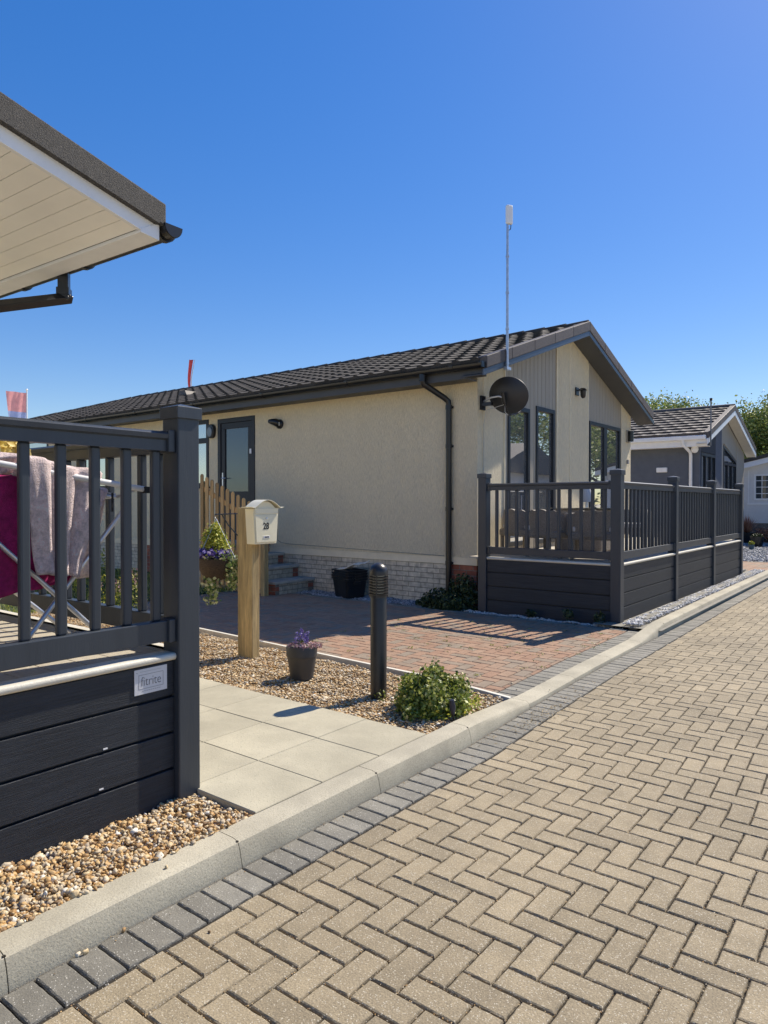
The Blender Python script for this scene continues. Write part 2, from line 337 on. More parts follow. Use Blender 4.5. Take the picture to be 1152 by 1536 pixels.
# ------------------------------------------------------------------ ground and paving
def kx(Y):   # kerb face line (drifts gently to the left further off)
    return float(np.interp(Y, [-5, 3.6, 4.6, 6.0, 8.0, 11.0, 15.0, 30.0], [-2.18, -2.18, -2.24, -2.29, -2.32, -2.365, -2.385, -2.45]))
def kh(Y):   # kerb top: dropped across the driveway
    return float(np.interp(Y, [-5, 3.77, 4.69, 7.35, 8.27, 16.2, 17.1, 30], [.10, .10, .035, .035, .105, .105, .035, .035]))
gnd = MB().add([(-900, -900, -.06), (900, -900, -.06), (900, 900, -.06), (-900, 900, -.06)], [(0, 1, 2, 3)]).build('ground', mat('pale_ground', (.58, .52, .40), rough=1, var=.1, vscale=2, bump=.5, bscale=60))  # unseen ground, tone raised so it bounces warm light onto the shaded walls
struct(gnd, 'ground beyond the paving and houses, made pale to bounce light onto walls', 'ground')

def blocks(mb, x0, x1, y0, y1, z, near, r, off=None, drop=.035, g=.0032):
    x0 += g; x1 -= g; y0 += g; y1 -= g
    if x1 - x0 < .012 or y1 - y0 < .012: return
    off = off or (lambda y: 0.0)
    tx, ty = random.uniform(-.008, .008), random.uniform(-.008, .008); dz = random.uniform(-.0013, .0013)
    cx, cy = (x0 + x1) / 2, (y0 + y1) / 2
    ch = .006
    nx = max(1, int((x1 - x0) / .02)) if near else 1; ny = max(1, int((y1 - y0) / .02)) if near else 1
    out = [(x0 + (x1 - x0) * i / nx, y0) for i in range(nx)] + [(x1, y0 + (y1 - y0) * i / ny) for i in range(ny)] + \
          [(x1 - (x1 - x0) * i / nx, y1) for i in range(nx)] + [(x0, y1 - (y1 - y0) * i / ny) for i in range(ny)]
    n = len(out); jt = .0012 if near else 0
    def pt(p, s, dzz):
        q = (cx + (p[0] - cx) * (1 - s / (x1 - x0) * 2), cy + (p[1] - cy) * (1 - s / (y1 - y0) * 2))
        return (q[0] + off(q[1]) + random.uniform(-jt, jt), q[1] + random.uniform(-jt, jt), z + dz + dzz + tx * (q[0] - cx) + ty * (q[1] - cy))
    ring0 = [pt(p, ch, 0) for p in out]; ring1 = [pt(p, ch * .35, -.0028) for p in out]
    ring2 = [pt(p, 0, -.008) for p in out]; ring3 = [(a[0], a[1], z - drop) for a in ring2]
    vs_ = ring0 + ring1 + ring2 + ring3
    fs = [tuple(range(n))] + [(k * n + (i + 1) % n, k * n + i, (k + 1) * n + i, (k + 1) * n + (i + 1) % n) for k in range(3) for i in range(n)]
    mb.add(vs_, fs, r)
def herring(mb, X0, X1, Y0, Y1, z, u=.104, off=None, nearY=5.5, r=None, ph=(0, 0)):
    for i in range(int(math.floor((X0 - ph[0]) / u)) - 2, int(math.ceil((X1 - ph[0]) / u)) + 1):
        for j in range(int(math.floor((Y0 - ph[1]) / u)) - 2, int(math.ceil((Y1 - ph[1]) / u)) + 1):
            k = (i - j) % 4
            if k == 0: a = (i * u, (i + 2) * u, j * u, (j + 1) * u)
            elif k == 3: a = (i * u, (i + 1) * u, j * u, (j + 2) * u)
            else: continue
            a = (max(a[0] + ph[0], X0), min(a[1] + ph[0], X1), max(a[2] + ph[1], Y0), min(a[3] + ph[1], Y1))
            if a[1] <= a[0] or a[3] <= a[2]: continue
            blocks(mb, *a, z, a[2] < nearY, random.random() if r is None else r(), off)
off = lambda y: kx(y) + 2.18
road = MB(); herring(road, -1.985, .75, .3, 19.0, 0.0, off=off)
struct(road.build('road', BUFF), 'buff block road laid in herringbone pattern', 'road')
rf = MB()                                            # farther and side parts of the same road, jointed more coarsely
for j in range(110):
    y = 19.0 + j * .208
    for i in range(14): rf.box(-1.985 + off(y) + i * .208 + .004, -1.985 + off(y) + (i + 1) * .208 - .004, y + .004, y + .204, -.03, random.uniform(-.001, .001))
for j in range(-10, 150):
    for i in range(26):
        x = .79 + i * .208; y = j * .208; rf.box(x + .003, x + .205, y + .003, y + .205, -.03, random.uniform(-.001, .001))
struct(rf.build('road', BUFF), 'far and right-hand stretch of the buff block road', 'road')
edge = MB()
for j in range(-3, 230):
    y = j * .104 + .085
    dx = off(y)
    blocks(edge, -2.178, -1.988, y, y + .104, .0, y < 5.5, random.random(), lambda q, d=dx: d)
struct(edge.build('road_edging', GREYB), 'course of charcoal blocks along the kerb foot', 'road edging')
MBs = MB(); MBs.add([(-3.0, -1, -.012), (9, -1, -.012), (9, 60, -.012), (-3.0, 60, -.012)], [(0, 1, 2, 3)])
struct(MBs.build('road_bed', SAND), 'dark jointing sand between the road blocks', 'road bed')

# debris in the joints beside the kerb: small grit
gp = np.column_stack([rng.normal(-2.168, .02, 420), rng.uniform(.9, 12, 420), np.full(420, .003)]); gp[:, 0] += [off(y) for y in gp[:, 1]]
gp2 = np.column_stack([rng.uniform(-1.9, .3, 90), rng.uniform(1, 9, 90), np.full(90, .002)])
gj = np.column_stack([np.round(rng.uniform(-2.0, .5, 5000) / .104) * .104 + rng.normal(0, .002, 5000), rng.uniform(.9, 5.5, 5000), np.full(5000, -.005)])
gk = np.column_stack([rng.uniform(-2.0, .5, 5000), np.round(rng.uniform(.9, 5.5, 5000) / .104) * .104 + rng.normal(0, .002, 5000), np.full(5000, -.005)])
gp2 = np.vstack([gp2, gj, gk])
tag(stones('grit', np.vstack([gp, gp2]), .0048, STONE), 'loose grit scattered on the road and along the kerb foot', 'grit', kind='stuff')

# kerb: lengths with open joints
kb = MB()
js = [-1.8 + .915 * k for k in range(33)]
js = [1.862 + .915 * k for k in range(-4, 30)]
for a, b in zip(js[:-1], js[1:]):
    n = 6; rings = []
    for i in range(n + 1):
        y = a + .0018 + (b - a - .0036) * i / n; h = kh(y); x = kx(y); lean = .035 * min(1, h / .1)
        pr = [(0, -.05), (-.002, .0), (-.004 - lean * .35, h * .62), (-.006 - lean * .6, h - .012), (-.014 - lean * .8, h - .004), (-.026 - lean, h), (-.150, h + .001), (-.156, h - .004), (-.158, -.05)]
        rings.append([(x + p[0], y, p[1]) for p in pr])
    m_ = len(rings[0]); vs_ = [p for rg in rings for p in rg]
    fs = [(i * m_ + k, i * m_ + k + 1, (i + 1) * m_ + k + 1, (i + 1) * m_ + k) for i in range(n) for k in range(m_ - 1)]
    fs += [tuple(range(m_ - 1, -1, -1)), tuple(n * m_ + k for k in range(m_))]
    kb.add(vs_, fs)
struct(kb.build('kerb', KERB, smooth=35), 'pale concrete kerb dropping down across the driveway', 'kerb')
MBk = MB()
ys = [a + .915 / 2 for a in js]
for j0 in js[1:-1]: MBk.box(kx(j0) - .15, kx(j0) - .030, j0 - .005, j0 + .005, -.04, kh(j0) - .006)
struct(MBk.build('kerb_joints', SAND), 'dark mortar joints between kerb lengths', 'kerb')

# slab path
pv = MB(); xb = -2.342
cols_ = [xb]; 
for k in range(16): cols_.append(cols_[-1] - .468)
rows_ = [2.075, 2.508, 2.965, 3.425]
for i in range(len(cols_) - 1):
    for j in range(3):
        x1, x0 = cols_[i] - .002, cols_[i + 1] + .002; y0, y1 = rows_[j] + .002, rows_[j + 1] - .002
        z = .100 + random.uniform(-.0015, .0015); c = .003
        vs_ = [(x0 + c, y0 + c, z), (x1 - c, y0 + c, z), (x1 - c, y1 - c, z), (x0 + c, y1 - c, z), (x0, y0, z - .004), (x1, y0, z - .004), (x1, y1, z - .004), (x0, y1, z - .004),
               (x0, y0, .02), (x1, y0, .02), (x1, y1, .02), (x0, y1, .02)]
        pv.add(vs_, [(0, 1, 2, 3), (4, 5, 1, 0), (5, 6, 2, 1), (6, 7, 3, 2), (7, 4, 0, 3), (8, 9, 5, 4), (9, 10, 6, 5), (10, 11, 7, 6), (11, 8, 4, 7)])
struct(pv.build('path', SLAB), 'pale concrete slab path beside the near deck', 'path')
pb = MB(); pb.box(-10, -2.338, 2.08, 3.42, -.05, .086)
struct(pb.build('path_bed', SAND), 'dark joints under the slab path', 'path')

# gravel beds
def sheet(name, poly, z, m, label, cat='bed'):
    return struct(MB().add([(p[0], p[1], z) for p in poly], [tuple(range(len(poly)))]).build(name, m), label, cat)
bedA = [(-2.338, -1.0), (-2.338, 2.07), (-2.9, 2.07), (-2.9, -1.0)]
bedB = [(-2.342, 3.43), (-2.40, 4.49), (-9.2, 4.93), (-9.2, 3.43)]
sheet('soil_bed', bedA, .045, BEDS, 'soil beneath the gravel in front of the near deck')
sheet('soil_bed', bedB, .042, BEDS, 'soil beneath the gravel bed with the bollard')
P1 = np.vstack([scatter([(-2.30, -1), (-2.322, 2.05), (-2.345, 2.05), (-2.345, -1)], 260, .106, .002), scatter(bedA, 14000, .058, .008), scatter(bedA, 9000, .070, .007)])
tag(stones('gravel', P1, .0205, STONE, sub=1, smooth=False), 'golden flint gravel between near deck and kerb', 'gravel', kind='stuff')
P2 = np.vstack([scatter([(p[0], p[1]) for p in bedB], 46000, .055, .008), scatter([(-2.345, 3.435), (-2.40, 4.48), (-6.0, 4.72), (-6.0, 3.435)], 14000, .064, .004)])
tag(stones('gravel', P2, .0225, STONE, sub=0, flat=.25), 'golden flint gravel bed around the bollard and mailbox post', 'gravel', kind='stuff')
# a few stray stones on kerb and road
sp = np.array([[-2.16, 1.18, .008], [-2.165, 1.32, .008], [-2.17, 1.16, .006], [-2.25, 1.55, .104], [-1.93, 1.5, .005], [-2.02, 2.9, .004], [-2.27, 5.0, .04], [-2.5, 4.9, .024], [-2.62, 5.05, .024]])
tag(stones('gravel', sp, .017, STONE, sub=1), 'few stray gravel stones lying on kerb and road', 'gravel', kind='stuff')

# driveway
ZD = .020
dr = MB()
eY = lambda x: 4.575 - .062 * (x + 2.4)       # concrete edging line
herring(dr, -9.0, -2.528, 4.62, 7.93, ZD, u=.104, nearY=0, off=off, ph=(.03, .02))
struct(dr.build('driveway', REDB), 'red brindle block driveway in herringbone pattern', 'driveway')
de = MB()
for j in range(34):
    y = 4.56 + j * .104
    for k in range(2):
        pass
    dx = off(y); blocks(de, -2.525, -2.345, y, y + .104, ZD, False, random.random(), lambda q, d=dx: d)
for i in range(32):
    x = -2.40 - i * .208; blocks(de, x - .208, x, eY(x) + .03, eY(x) + .134, ZD + .003, False, random.random())
for i in range(46):                                        # row along the deck and house foot
    x = -2.67 - i * .208
    if x > -4.85: blocks(de, x - .208, x, 7.93, 8.03, ZD + .001, False, random.random())
    elif x > -9.0: blocks(de, x - .208, x, 7.93, 8.03, ZD + .001, False, random.random())
struct(de.build('driveway_edging', GREYB), 'charcoal edging blocks round the red driveway', 'driveway edging')
sheet('driveway_bed', [(-9.2, 4.5), (-2.36, 4.5), (-2.48, 8.6), (-9.2, 8.6)], .006, SAND, 'dark jointing sand under the driveway')
ce = MB()
for xa, xb_, za, zb_ in ((-2.395, -3.0, .050, .082), (-3.0, -9.2, .082, .090)):
    A = [(xa, eY(xa)), (xa, eY(xa) + .036), (xb_, eY(xb_) + .036), (xb_, eY(xb_))]
    ce.add([(p[0], p[1], -.02) for p in A] + [(A[0][0], A[0][1], za), (A[1][0], A[1][1], za), (A[2][0], A[2][1], zb_), (A[3][0], A[3][1], zb_)], [(0, 1, 2, 3), (7, 6, 5, 4), (0, 4, 5, 1), (1, 5, 6, 2), (2, 6, 7, 3), (3, 7, 4, 0)])
struct(ce.build('edging_strip', mat('pale_edging', (.66, .62, .52), rough=.85, var=.1), bevel=.004), 'thin pale concrete edging strip between gravel and driveway', 'edging strip')
db = np.column_stack([rng.normal(-2.10, .05, 260), rng.normal(4.6, .35, 260), np.full(260, .004)])
tag(leaves(db, np.tile([0, 0, 1.], (260, 1)), .022, mat('dry_litter', (.45, .33, .16), rough=.9, var=.3), 'litter', jit=.25, aspect=.2), 'dry tan plant litter on the charcoal blocks below the kerb', 'litter', kind='stuff')
# joint weeds on the driveway
wp = []
for _ in range(70):
    x, y = random.uniform(-5.2, -2.6), random.uniform(5.0, 7.6); n = random.randint(3, 14)
    for _ in range(n): wp.append((x + random.gauss(0, .02), y + random.gauss(0, .02), ZD + random.uniform(.001, .012)))
wp = np.array(wp); leaves(wp, np.tile([0, 0, 1.], (len(wp), 1)), .016, LEAF, 'weeds')
tag(bpy.data.objects['weeds'], 'tiny green weeds growing in the driveway joints', 'weeds', kind='stuff')

# strips of pebbles round the far deck
for x0, x1, nm in ((-2.805, -2.70, 0), (-2.50, -2.345, 1)):
    pass
ed = MB()
for j in range(int((16.3 - 8.05) / .208)):
    y = 8.05 + j * .208
    for (x0, x1) in ((-2.87, -2.77), (-2.585, -2.487)):
        dx = off(y); blocks(ed, x0 + .04, x1 + .04, y, y + .206, .10 if y > 8.3 else .06, False, random.random(), lambda q, d=dx: d)
struct(ed.build('pebble_strip_edging', GREYB), 'two rows of charcoal blocks edging the white pebble strip', 'edging')
sheet('pebble_strip_bed', [(-2.30, 8.0), (-2.36, 16.3), (-3.2, 16.3), (-3.1, 8.0)], .055, GREYB, 'soil under the white pebbles')
PW = scatter([(-2.74, 8.03), (-2.56, 8.03), (-2.60, 16.3), (-2.80, 16.3)], 9000, .085, .012)
tag(stones('pebbles', PW, .024, STONEW), 'white pebble strip between charcoal edgings beside the far deck', 'pebbles', kind='stuff')
PW2 = scatter([(-4.9, 8.05), (-2.75, 8.05), (-2.75, 8.13), (-4.9, 8.17)], 1500, .018, .008)
tag(stones('pebbles', PW2, .018, STONEW), 'narrow line of white pebbles in shade at the far deck foot', 'pebbles', kind='stuff')
PS = scatter([(-9, 8.05), (-4.9, 8.05), (-4.9, 8.48), (-9, 8.48)], 9000, .018, .006)
tag(stones('slate_chippings', PS, .022, STONES), 'dark chippings along the foot of the cream house wall', 'gravel', kind='stuff')

# grass behind the driveway and plants
sheet('lawn', [(-9.2, 3.4), (-9.2, 8.6), (-30, 8.6), (-30, 3.4)], .03, TURF, 'lawn behind the driveway', 'lawn')
gpz = np.column_stack([rng.uniform(-17, -9.0, 15000), rng.uniform(4.0, 8.4, 15000), np.full(15000, .03)])
def blades(P, h, m, name, w=.012):
    n = len(P); a = rng.uniform(0, 2 * math.pi, n); d = np.stack([np.cos(a), np.sin(a), 0 * a], 1) * w * .5
    H = (h * rng.uniform(.5, 1.3, n))[:, None]; ln = rng.normal(0, .35, (n, 2)); top = P + np.column_stack([ln * H, H[:, 0]])
    V = np.stack([P - d, P + d, top], 1).reshape(-1, 3); F = np.arange(3 * n).reshape(-1, 3)
    return fast_mesh(name, V, F, rng.uniform(0, 1, n), m)
tag(blades(gpz, .07, LEAF, 'grass'), 'grass blades behind the driveway', 'grass', kind='stuff')

# ------------------------------------------------------------------ decks
def deck_side(root, ax, fixed, a0, a1, posts, side, pitch=.15, first=.1, last_gap=.06, zs=(.0, .74)):
    pass

def board_profile(z0, z1, n=4):
    hh = (z1 - z0) / n; return [(z0 + i * hh + .006, z0 + (i + 1) * hh - .006) for i in range(n)]
def skirt(root, ax, face, a0, a1, z0=.07, z1=.742, n=4, depth=.022, sgn=1, label=None):
    """horizontal grooved boards between posts. ax = running axis"""
    mb = MB()
    for (b0, b1) in board_profile(z0, z1, n):
        ins = face - sgn * depth
        lo, hi = min(face, ins), max(face, ins)
        if ax == 'y': mb.box(lo, hi, a0, a1, b0, b1)
        else: mb.box(a0, a1, lo, hi, b0, b1)
    back0, back1 = face - sgn * (depth + .012), face - sgn * (depth + .002)
    lo, hi = min(back0, back1), max(back0, back1)
    o = mb.build('skirt_boards', COMPB if ax == 'y' else COMPX, root, bevel=.003)
    mb2 = MB()
    if ax == 'y': mb2.box(lo, hi, a0, a1, z0, z1)
    else: mb2.box(a0, a1, lo, hi, z0, z1)
    mb2.build('backing_board', BLKM, root)
    return o
def nosing(root, ax, c, a0, a1, z, sgn):
    pr = []
    for k in range(9):
        t = -math.pi / 2 + math.pi * k / 8; pr.append((c + sgn * .016 * math.cos(t), z + .017 * math.sin(t)))
    pr += [(c - sgn * .08, z + .017), (c - sgn * .08, z - .017)]
    MB().prism(pr, 'y' if ax == 'y' else 'x', a0, a1).build('nosing', TRIM, root, smooth=40)
def rail_set(root, ax, c, a0, a1, zb=(.832, .93), zt=(1.725, 1.815), pitch=.15, start=None, bw=.042, bd=.036, brackets=True):
    """handrail + bottom rail + balusters between two posts"""
    w = .028
    pr = [(c - w, zt[0]), (c + w, zt[0]), (c + w, zt[1] - .040), (c + .040, zt[1] - .032), (c + .043, zt[1] - .012), (c + .028, zt[1]), (c - .028, zt[1]), (c - .043, zt[1] - .012), (c - .040, zt[1] - .032), (c - w, zt[1] - .040)]
    MB().prism(pr, ax, a0, a1).build('handrail', COMP, root, smooth=40)
    mb = MB(); 
    if ax == 'y': mb.box(c - w, c + w, a0, a1, zb[0], zb[1])
    else: mb.box(a0, a1, c - w, c + w, zb[0], zb[1])
    mb.build('bottom_rail', COMP, root, bevel=.004)
    if brackets:
        for e0, e1 in ((a0, a0 + .035), (a1 - .035, a1)):
            for (q0, q1) in ((zb[0] - .006, zb[1] + .006), (zt[0] - .006, zt[1] + .008)):
                m2 = MB()
                if ax == 'y': m2.box(c - w - .008, c + w + .018, e0, e1, q0, q1)
                else: m2.box(e0, e1, c - w - .008, c + w + .008, q0, q1)
                m2.build('rail_bracket', COMP, root, bevel=.005)
    L_ = a1 - a0; n = max(1, int(round(L_ / pitch)) - 1); s0 = start if start is not None else a0 + (L_ - (n - 1) * pitch) / 2
    first = None; a = s0; 
    while a < a1 - .03:
        if first is None:
            if ax == 'y': first = box('baluster', COMP, root, c - .010 - bd / 2, c - .010 + bd / 2, a - bw / 2, a + bw / 2, zb[1] - .001, zt[0] + .001, bevel=.009)
            else: first = box('baluster', COMP, root, a - bw / 2, a + bw / 2, c - bd / 2, c + bd / 2, zb[1] - .001, zt[0] + .001, bevel=.008)
        else:
            copy_part(first, root, dx=(a - s0 if ax == 'x' else 0), dy=(a - s0 if ax == 'y' else 0))
        a += pitch
def post(root, x0, x1, y0, y1, z0, z1):
    p = box('post', COMP, root, x0, x1, y0, y1, z0, z1, bevel=.006)
    mb = MB(); e = .010; cx, cy = (x0 + x1) / 2, (y0 + y1) / 2; t = z1
    vs_ = [(x0 - e, y0 - e, t - .055), (x1 + e, y0 - e, t - .055), (x1 + e, y1 + e, t - .055), (x0 - e, y1 + e, t - .055), (x0 - e, y0 - e, t + .002), (x1 + e, y0 - e, t + .002), (x1 + e, y1 + e, t + .002), (x0 - e, y1 + e, t + .002), (cx, cy, t + .022)]
    mb.add(vs_, [(3, 2, 1, 0), (0, 1, 5, 4), (1, 2, 6, 5), (2, 3, 7, 6), (3, 0, 4, 7), (4, 5, 8), (5, 6, 8), (6, 7, 8), (7, 4, 8)])
    mb.build('post_cap', COMP, p, bevel=.003)
    return p
def deck_floor(root, x0, x1, y0, y1, z, axis='x'):
    mb = MB()
    if axis == 'x':
        n = int((y1 - y0) / .145)
        for i in range(n): mb.box(x0, x1, y0 + i * .145 + .003, y0 + (i + 1) * .145 - .003, z - .025, z)
    else:
        n = int((x1 - x0) / .145)
        for i in range(n): mb.box(x0 + i * .145 + .003, x0 + (i + 1) * .145 - .003, y0, y1, z - .025, z)
    mb.build('deck_floor', DECK, root)

# near deck (left foreground)
nd = thing('deck', (-2.82, 2.03, .05), 'near charcoal deck with railing at the left, beside the gravel and slab path', 'deck')
post(nd, -2.885, -2.76, 1.975, 2.095, .05, 1.935)
post(nd, -2.885, -2.76, -.30, -.18, .05, 1.935)
post(nd, -5.20, -5.08, 1.975, 2.095, .05, 1.935)
skirt(nd, 'y', -2.797, -.18, 1.973, z0=.055)
skirt(nd, 'x', 2.063, -5.08, -2.887, sgn=1, z0=.055)
nosing(nd, 'y', -2.793, -.18, 1.973, .758, 1)
nosing(nd, 'x', 2.059, -5.08, -2.887, .758, 1)
rail_set(nd, 'y', -2.825, -.18, 1.973, start=-.05 + .0)
rail_set(nd, 'x', 2.035, -5.08, -2.887, start=-4.95)
deck_floor(nd, -5.2, -2.875, -.3, 2.04, .775)
# arched corner fillets at baluster tops of the side rail are part of the moulding
for k, (y, z) in enumerate(((1.62, .415), (1.60, .245))):
    box('board_clip', UPVC, nd, -2.803, -2.7945, y - .008, y + .012, z - .004, z + .002)

# maker's plate
sg = thing('sign', (-2.794, 1.85, .60), 'small silver maker plate with thin grey lettering on the near deck boards', 'sign')
box('plate', SIGNW, sg, -2.7965, -2.7925, 1.762, 1.932, .612, .727, bevel=.001)
def text_obj(name, body, size, loc, rot, m, parent, extrude=.0008, font_scale=(1, 1), align='CENTER', bold=0):
    cu = bpy.data.curves.new(name, 'FONT'); cu.body = body; cu.size = size; cu.extrude = extrude; cu.align_x = align; cu.align_y = 'CENTER'; cu.offset = bold
    o = bpy.data.objects.new(name, cu); col.objects.link(o); o.parent = parent
    o.location = Vector(loc) - (wloc(parent) if parent else Vector((0, 0, 0))); o.rotation_euler = rot; o.scale = (font_scale[0], font_scale[1], 1)
    bpy.context.view_layer.update()
    dg = bpy.context.evaluated_depsgraph_get(); me = bpy.data.meshes.new_from_object(o.evaluated_get(dg))
    n = bpy.data.objects.new(name, me); col.objects.link(n); n.parent = parent; n.location = o.location.copy(); n.rotation_euler = o.rotation_euler.copy(); n.scale = o.scale.copy()
    me.materials.clear(); me.materials.append(m)
    bpy.data.objects.remove(o, do_unlink=True)
    return n
text_obj('lettering', 'fitrite', .052, (-2.7918, 1.847, .668), (R(90), 0, R(90)), INK, sg, font_scale=(.92, 1.15), extrude=.0004, bold=-.0006)
fr = MB(); X0 = -2.7923
for (y0, y1, z0, z1) in ((1.783, 1.911, .700, .7014), (1.783, 1.911, .6366, .638), (1.783, 1.7844, .638, .700), (1.9096, 1.911, .638, .700)): fr.box(X0, X0 + .0006, y0, y1, z0, z1)
for k in range(9): fr.box(X0, X0 + .0006, 1.80 + k * .011, 1.808 + k * .011, .626, .6275)
fr.box(X0, X0 + .0006, 1.77, 1.778, .712, .7135); fr.box(X0, X0 + .0006, 1.79, 1.90, .7145, .7152)
fr.build('border', INK, sg)

# far deck
fd = thing('deck', (-3.0, 9.0, 0), 'far charcoal deck with railing in front of the cream house gable', 'deck')
XF = -2.83
post(fd, XF - .125, XF, 8.20, 8.325, 0, 1.875)
post(fd, -4.77, -4.645, 8.20, 8.325, 0, 1.875)
FY = [8.325, 10.55, 12.85, 15.15]
for y in FY[1:]:
    post(fd, XF - .125, XF, y, y + .115, .04, 1.86)
skirt(fd, 'x', 8.225, -4.643, XF - .127, sgn=-1, z0=.0, z1=.742, n=4)
nosing(fd, 'x', 8.228, -4.643, XF - .127, .742, -1)
for a, b in zip(FY[:-1], FY[1:]):
    a = a if a == 8.325 else a + .115
    skirt(fd, 'y', XF - .030, a + .002, b - .002, sgn=1, z0=.05, z1=.735)
    nosing(fd, 'y', XF - .026, a + .002, b - .002, .742, 1)
    rail_set(fd, 'y', XF - .06, a + .002, b - .002, zb=(.800, .895), zt=(1.655, 1.745))
rail_set(fd, 'x', 8.262, -4.643, XF - .127, zb=(.80, .895), zt=(1.655, 1.745), pitch=.1465, start=-4.514)
deck_floor(fd, -4.94, -2.875, 8.26, 15.2, .752, axis='y')

# ------------------------------------------------------------------ roof tiling
def tiled_slope(name, m, parent, P0, U, V, nu, nv, wave, n_s=8, hip=None, step=.028, amp=.020, du=.30):
    """P0 eave corner; U unit along eave, V unit up the slope; nu length along eave, nv length up slope."""
    P0 = Vector(P0); U = Vector(U).normalized(); V = Vector(V).normalized(); N = U.cross(V).normalized()
    if N.z < 0: N = -N
    courses = max(1, int(round(nv / .35))); e = nv / courses; mb = MB()
    for c in range(courses):
        st = (c % 2) * du * .5; lo = c * e; hi = (c + 1) * e + .01
        ulo, uhi = (0, nu) if not hip else (hip[0] * lo, nu - hip[1] * lo)
        n = max(2, int((uhi - ulo) / (du / n_s)))
        rows = [[], [], []]
        for i in range(n + 1):
            u = ulo + (uhi - ulo) * i / n; ph = ((u + st) / du) % 1.0
            w = amp * (math.sin(math.pi * ph / .42) if ph < .42 else 0)
            base = P0 + U * u
            rows[0].append(base + V * lo + N * (step * .0 - .012)); rows[1].append(base + V * lo + N * (step + w)); rows[2].append(base + V * hi + N * (w * .75))
        vs_ = rows[0] + rows[1] + rows[2]; k = n + 1
        for q in range(2):
            for i in range(n):
                pass
        fs = [(q * k + i, q * k + i + 1, (q + 1) * k + i + 1, (q + 1) * k + i) for q in range(2) for i in range(n)]
        n0 = len(mb.v); mb.v.extend([tuple(v) for v in vs_]); mb.f.extend([tuple(i + n0 for i in f) for f in fs])
        tr = {}
        for q in range(2):
            for i in range(n):
                t = int(((ulo + (uhi - ulo) * (i + .5) / n) + st) / du); tr.setdefault(t, random.random()); mb.r.append(tr[t])
    return mb.build(name, m, parent)

# ------------------------------------------------------------------ main house
HX, HY0, HY1 = -4.955, 8.50, 14.95          # gable wall plane, long wall plane, rear wall
hs = thing('bungalow', (-12, 11.7, 0), 'cream bungalow with dark tiled roof behind the red driveway', 'bungalow')
XW = -21.9
# long wall with openings for the window and door
wl = MB()
def wall_panels(mb, X0, X1, z0, z1, y0, y1, holes):
    xs = sorted({X0, X1, *[h[0] for h in holes], *[h[1] for h in holes]})
    for a, b in zip(xs[:-1], xs[1:]):
        hh = [h for h in holes if h[0] <= a + 1e-6 and h[1] >= b - 1e-6]
        if not hh: mb.box(a, b, y0, y1, z0, z1)
        else:
            h = hh[0]
            if h[2] > z0: mb.box(a, b, y0, y1, z0, h[2])
            if h[3] < z1: mb.box(a, b, y0, y1, h[3], z1)
holes = [(-10.63, -9.58, .80, 3.08), (-12.35, -10.90, 1.80, 3.10), (-15.6, -14.4, 1.80, 3.10), (-18.4, -17.2, 1.8, 3.1)]
wall_panels(wl, XW, HX, .70, 3.30, HY0, HY0 + .12, holes)
wl.build('wall', RENDER, hs)
MB().box(XW, HX + .006, HY0 - .006, HY0 + .10, .60, .698).build('drip_band', RENDERP, hs, bevel=.004)
MB().box(XW, HX - .002, HY0 - .012, HY0 - .004, .690, .705).build('trim_bead', RENDERP, hs)
MB().box(XW, -5.46, HY0 + .008, HY0 + .11, -.05, .60).build('plinth', BUFFBR, hs)
q = MB().box(-5.46, HX - .012, HY0 + .008, HY0 + .11, -.05, .60).build('plinth', REDBR, hs); q['label'] = 'red brick plinth corner'
q = MB().box(-11.6, -11.0, HY0 + .0, HY0 + .007, -.05, .60).build('plinth_pier', REDBR, hs); q['label'] = 'red brick pier in the plinth'
q = MB().box(-13.2, -12.6, HY0 + .0, HY0 + .007, -.05, .60).build('plinth_pier', REDBR, hs)
# roof numbers
YE, ZE, YR, ZR = 8.12, 3.385, 11.72, 4.59
XV = -4.60
slope_len = math.hypot(YR - YE, ZR - ZE); Vd = ((0, (YR - YE), (ZR - ZE)))
hipX = 3.6
tiled_slope('roof', TILE, hs, (XV - .10, YE, ZE), (-1, 0, 0), Vd, (22.25 + XV - .10), slope_len, True, hip=(0, (3.6 / slope_len)), amp=.024, step=.034, n_s=10)
rr = MB()
YB = 2 * YR - YE
rr.add([(XV - .1, YR, ZR), (-18.65, YR, ZR), (-22.25, YB, ZE), (XV - .1, YB, ZE)], [(0, 1, 2, 3)])
rr.add([(-22.25, YE, ZE), (-22.25, YB, ZE), (-18.65, YR, ZR)], [(0, 1, 2)])
rr.build('rear_roof', TILE, hs)
rc = MB()
for i in range(34):
    x0 = XV - .02 - i * .41; rc.tube([(x0, YR, ZR + .005), (x0 - .415, YR, ZR - .002)], [.075, .066], 12)
rc.build('ridge_cap', TILE, hs, smooth=50)
rc = MB()
for i in range(12):
    t0, t1 = i / 12, (i + 1.03) / 12
    A = Vector((-18.65, YR, ZR)); B = Vector((-22.25, YE, ZE)); rc.tube([A.lerp(B, t0), A.lerp(B, t1)], [.07, .062], 10)
rc.build('hip_cap', TILE, hs, smooth=50)
